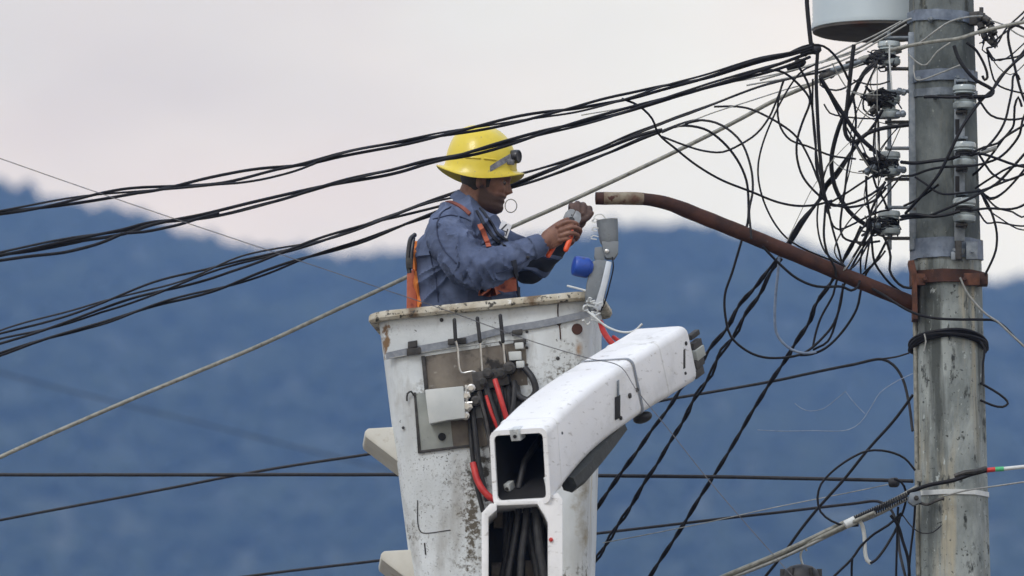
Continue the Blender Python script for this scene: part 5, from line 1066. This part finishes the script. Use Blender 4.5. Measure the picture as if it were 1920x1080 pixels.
for k, (pts, lab, m) in enumerate(((((1560, 118), (1572, 140), (1590, 166), (1612, 178), (1640, 172)), 'thin grey slack wire left of the upper insulators', 'greywire'), (((1545, 195), (1556, 212), (1580, 218), (1620, 222), (1660, 222)), 'thin wire strung level to the second insulator', 'black2'), (((1600, 150), (1625, 158), (1650, 158), (1668, 152)), 'thin wire looping under the top insulator', 'black2'),
        (((1650, 122), (1636, 140), (1632, 160), (1640, 180)), 'fine wire curl above the second insulator', 'greywire'), (((1668, 84), (1668, 110), (1670, 140), (1672, 168)), 'pale tail hanging over the top insulator', 'palewire'), (((1600, 172), (1628, 178), (1652, 178)), 'fine pale wire just above the second insulator', 'greywire'),
        (((1640, 196), (1622, 216), (1608, 240)), 'fine stub falling left from the second insulator', 'greywire'), (((1655, 206), (1640, 232), (1626, 250)), 'black tail below the second insulator', 'black'), (((1612, 262), (1618, 276), (1630, 300), (1650, 306)), 'fine tail above the third insulator', 'black2'), (((1598, 262), (1570, 290), (1545, 322), (1524, 352), (1500, 400), (1476, 452)), 'hair-thin pale thread slanting to the lamp arm', 'greywire'))):
    wire(lab, (1.2, 1.6, 1.6, 1.1, 1.6, 1.0, 1.3, 2.6, 1.4, .8)[k], m, 40.2, 40.22, pts, 'wire', 'wire', 'fine wire ends round the insulators')

# coil round the pole
coil = thing('cable_coil', pole_c(zv(665)), 'coil of black cable wrapped round the pole below the rusty clamp', 'cable coil')
for k in range(6):
    bm = B(); z0 = zv(640); pts = []; r_ = pole_r(z0) + .008 + .004 * (k % 3)
    for t_ in np.linspace(0, 2 * math.pi, 49):
        a_ = t_ + k; pts.append(pole_c(z0) + Vector((math.cos(a_) * r_, math.sin(a_) * r_, -.030 + .046 * max(0, -math.sin(a_)) ** .8 + (k - 2.5) * .0045 + .003 * math.sin(3 * a_ + k))))
    tube(bm, pts, .0062, 8); obj('turn', bm, 'black', coil)
bm = B(); tube(bm, path3([(1838, 640, 40.26), (1846, 655, 40.26), (1843, 680, 40.26), (1842, 722, 40.25)], 40.2, 40.2), .004, 8); obj('tail', bm, 'black', coil)
bm = B(); tube(bm, path3([(1733, 626, 40.17), (1736, 640, 40.165), (1732, 658, 40.17)], 40.2, 40.2), .003, 6); obj('tie', bm, 'greywire', coil)
wire('small black wire loop sticking out right of the pole below the coil', 2.3, 'black', 40.3, 40.3, [(1838, 718), (1862, 732), (1884, 748), (1890, 758), (1880, 764), (1860, 760), (1838, 750)], 'wire', 'wire')

# lower service cables
sv_ = thing('service_cable', at(1590, 980, 40.3), 'thick tan and black service cable climbing to the pole from the bottom edge', 'cable')
for pts, r, m in ((((1240, 1132), (1358, 1081), (1461, 1038), (1588, 978), (1642, 955), (1702, 924), (1722, 912)), 4.6, 'tanwire'), (((1250, 1136), (1362, 1088), (1463, 1047), (1588, 988), (1642, 966), (1704, 934)), 3.2, 'greywire'), (((1360, 1084), (1462, 1043), (1590, 983), (1640, 961)), 4.0, 'tanwire')):
    bm = B(); tube(bm, path3(pts, 40.55, 40.2, .4), r * PX, 8); obj('strand', bm, m, sv_)
bm = B(); c = path3(((1588, 981), (1642, 960), (1702, 929)), 40.27, 40.2, 0); n = len(c)
tube(bm, [c[0] + (c[-1] - c[0]) * k / 300 + np.array((0, math.cos(k * .55) * .015, math.sin(k * .55) * .015)) for k in range(300)], .0026, 5); obj('lashing', bm, 'black2', sv_)
bm = B(); A, C_ = at(1585, 984, 40.26), at(1603, 975, 40.26); lathe(bm, A, C_ - A, [(.008, -.004), (.017, 0), (.017, (C_ - A).length), (.008, (C_ - A).length + .004)], 12); obj('end_sleeve', bm, 'palewire', sv_)
lead = thing('pole_lead', at(1780, 903, 40.15), 'black lead crossing the pole low down, with red and green tape at its right end', 'cable')
bm = B(); tube(bm, path3([(1702, 924, 40.2), (1740, 910, 40.17), (1787, 901, 40.14), (1820, 890, 40.15), (1850, 882, 40.18)], 40, 40, .4), .008, 10); obj('jacket', bm, 'black', lead)
for a, b, m in (((1848, 882), (1866, 880), 'redplastic'), ((1866, 880), (1882, 879), 'green_tape'), ((1882, 879), (1960, 871), 'palewire')):
    bm = B(); tube(bm, [at(*a, 40.18), at((a[0] + b[0]) / 2, (a[1] + b[1]) / 2, 40.18), at(*b, 40.18)], .0092 if m != 'palewire' else .0075, 10); obj('tape', bm, m, lead)['label'] = {'redplastic': 'red tape', 'green_tape': 'green tape', 'palewire': 'pale bare end'}[m]
bm = B(); tube(bm, path3([(1790, 893, 40.15), (1810, 886, 40.14), (1830, 884, 40.14), (1848, 878, 40.17)], 40, 40), .009, 8); obj('splice', bm, 'darksteel', lead)
wire('thin grey wire leaving the pole at the white strap to the right edge', 1.5, 'greywire', 40.16, 40.2, [(1770, 930), (1811, 920), (1870, 911), (1960, 898)], 'wire', 'wire', jit=.4)
hook = thing('pole_hook', at(1718, 945, 40.17), 'dark steel suspension clamp bolted to the pole at the service cable', 'clamp')
bm = B(); prism(bm, [at(a, b, 40.17) for a, b in ((1706, 924), (1726, 920), (1728, 942), (1712, 948), (1702, 940))], (0, .05, 0), .004); obj('body', bm, 'galv', hook)
bm = B(); lathe(bm, at(1718, 934, 40.17), (0, -1, 0), [(.010, -.004), (.010, .008), (.005, .009), (.005, .02)], 6); obj('bolt', bm, 'darksteel', hook)
bm = B(); tube(bm, catmull([tuple(at(*p)) for p in ((1722, 942, 40.19), (1740, 946, 40.16), (1752, 940, 40.15), (1770, 934, 40.14))], .01), .006, 8); obj('tail', bm, 'darksteel', hook)
cyl = thing('splice_cap', at(1678, 912, 40.38), 'small dark cylindrical cap on the level cable beside the pole', 'cap')
bm = B(); lathe(bm, at(1669, 905, 40.38), (1, -.5, 0), [(.006, -.004), (.017, 0), (.019, .01), (.019, .028), (.014, .034), (.004, .036)], 16); obj('cap_body', bm, 'rubber', cyl)
GB = 'slack wires round the low service cable'
def lw(label, pts, r=2.2, m='black', Y0=40.25, Y1=40.3): wire(label, r, m, Y0, Y1, pts, 'wire', 'wire', GB)
lw('large ring of slack wire beside the pole at the service cable', [(1716, 882), (1696, 859), (1666, 847), (1627, 846), (1591, 862), (1557, 887), (1539, 908), (1533, 932), (1539, 959), (1560, 977), (1588, 986), (1610, 985)])
lw('straight dark wire slanting through the large ring to the bottom', [(1712, 740), (1675, 790), (1627, 844), (1582, 899), (1536, 950), (1500, 995), (1476, 1029), (1432, 1085), (1400, 1125)], 2.8, 'black', 40.4, 40.6)
lw('wire from the level cable end turning down beside the pole', [(1676, 898), (1690, 904), (1698, 920), (1697, 945), (1690, 968)], 2.4)
lw('white hanging wire loop that turns black and returns to the service cable', [(1606, 974), (1614, 980), (1619, 996), (1621, 1015), (1622, 1035), (1626, 1050), (1633, 1056)], 4.0, 'palewire')
lw('black half of the hanging loop below the service cable', [(1632, 1056), (1642, 1050), (1655, 1034), (1670, 1010), (1682, 988), (1688, 966)], 2.6)
lw('black tail falling from the clamp, nearest the pole', [(1716, 940), (1714, 971), (1707, 1032), (1703, 1090)], 2.2)
lw('black tail curving out then down to the bottom edge', [(1670, 966), (1684, 985), (1693, 1015), (1702, 1045), (1706, 1090)], 3.0)
lw('straight black tail falling left of the curved one', [(1684, 950), (1682, 990), (1681, 1040), (1680, 1090)], 2.2)
lw('black wire slipping down left to the bottom edge', [(1690, 962), (1665, 985), (1640, 1000), (1615, 1022), (1597, 1047), (1564, 1080), (1550, 1096)], 2.4)
lw('short black stub hanging beside the white loop', [(1598, 1046), (1597, 1062), (1597, 1092)], 2.2)
lw('fine grey tail crossing the pole face below the white strap', [(1692, 965), (1712, 990), (1730, 1000), (1750, 998), (1765, 985)], 1.2, 'black2', 40.24, 40.16)
for pts, lab in ((((1490, 756), (1503, 766), (1520, 771), (1545, 766), (1566, 750), (1586, 733)), 'faint clear fibre curving in front of the hill, upper left one'), (((1586, 735), (1602, 756), (1622, 776)), 'faint clear fibre kinking down in front of the hill'), (((1420, 806), (1460, 808), (1520, 807), (1590, 805), (1612, 792), (1632, 765), (1650, 737), (1680, 716), (1712, 700)), 'faint clear fibre trailing from the pole, longest and lowest one')):
    wire(lab, .7, 'fibre', 40.3, 40.25, pts, 'fibre', 'fibre', 'loose clear fibres left of the pole')
hb = thing('hanging_splice_box', at(1502, 1100, 40.42), 'black domed splice box hanging on a white hook from the service cable', 'splice box')
bm = B(); lathe(bm, at(1502, 1092, 40.40), (0, 0, 1), [(.070, -.06), (.076, -.02), (.074, .02), (.064, .045), (.045, .060), (.018, .068), (.004, .069)], 24); obj('dome', bm, 'rubber', hb)
for k in range(6):
    a_ = k * math.pi / 3; bm = B(); c = at(1502, 1080, 40.40); box(bm, c + Vector((math.cos(a_) * .070, math.sin(a_) * .070, .005)), (.010 * math.cos(a_), .010 * math.sin(a_), 0), (-.006 * math.sin(a_), .006 * math.cos(a_), 0), (0, 0, .022), .003); obj('clip', bm, 'darksteel', hb)
bm = B(); tube(bm, catmull([tuple(at(*p)) for p in ((1506, 1060, 40.40), (1502, 1048, 40.39), (1502, 1036, 40.37), (1508, 1026, 40.36), (1512, 1032, 40.38))], .006), .0042, 8); obj('hook', bm, 'palewire', hb)

# fine slack wires that nothing tells apart: one kind left of the pole, one kind right of it
tr_ = random.Random(21)
ANL = [(1645, 118), (1650, 195), (1645, 210), (1648, 300), (1650, 318), (1648, 410), (1650, 428), (1590, 165), (1540, 150), (1560, 300), (1556, 385), (1600, 265), (1618, 460), (1585, 500), (1530, 120), (1690, 330), (1690, 235)]
for k in range(22):
    a, b = tr_.sample(ANL, 2); d = math.hypot(b[0] - a[0], b[1] - a[1]); sx, sy = tr_.uniform(-.35, .1) * d, tr_.uniform(.05, .4) * d
    pts = [a, (a[0] * .7 + b[0] * .3 + sx * .8, a[1] * .7 + b[1] * .3 + sy * .8), (a[0] * .35 + b[0] * .65 + sx, a[1] * .35 + b[1] * .65 + sy), (b[0] + sx * .25, b[1] + sy * .3), b]
    r_, m_ = tr_.choice((.9, 1.1, 1.4, 1.8)), tr_.choice(('black', 'black', 'black2', 'greywire'))
    look = {.9: 'hair-thin', 1.1: 'very thin', 1.4: 'thin', 1.8: 'slender'}[r_] + {'black': ' black', 'black2': ' faded black', 'greywire': ' grey'}[m_]
    hi_, lo_ = min(a[1], b[1]), max(a[1], b[1]); nth = lambda v: 'first' if v < 150 else 'second' if v < 250 else 'third' if v < 360 else 'lowest'
    wire(look + ' slack wire left of the pole, from ' + nth(hi_) + ' to ' + nth(lo_) + ' insulator height', r_, m_, tr_.uniform(40.14, 40.3), tr_.uniform(40.18, 40.3), pts, 'wire', 'wire', 'fine slack wires left of the pole', 1.5)
ANR = [(1834, 185), (1836, 290), (1834, 310), (1836, 355), (1834, 396), (1862, 80), (1866, 66), (1850, 90)]
for k in range(14):
    a = tr_.choice(ANR); b = (tr_.uniform(1930, 1965), a[1] + tr_.uniform(-150, 90)); m_ = (1875 + tr_.uniform(-12, 25), (a[1] + b[1]) / 2 + tr_.uniform(0, 55))
    r_, mt_ = tr_.choice((1.0, 1.4, 1.8, 2.2)), tr_.choice(('black', 'black', 'black2'))
    look = {1.0: 'hair-thin', 1.4: 'thin', 1.8: 'slender', 2.2: 'medium'}[r_] + {'black': ' black', 'black2': ' faded black'}[mt_]
    wire(look + ' wire to the right edge from ' + {185: 'the top right insulator', 290: 'the middle right insulator', 310: 'just under the middle right insulator', 355: 'between the lower right insulators', 396: 'the lowest right insulator', 80: 'the dead-end clamps', 66: 'above the dead-end clamps', 90: 'below the dead-end clamps'}[a[1]] + (', rising' if b[1] < a[1] - 10 else ', sagging'), r_, mt_, 40.24, tr_.uniform(40.1, 40.5), [a, ((a[0] + m_[0]) / 2, (a[1] + m_[1]) / 2 + 12), m_, ((b[0] + m_[0]) / 2, (b[1] + m_[1]) / 2 + 8), b], 'wire', 'wire', 'fine wires right of the pole', 1.5)
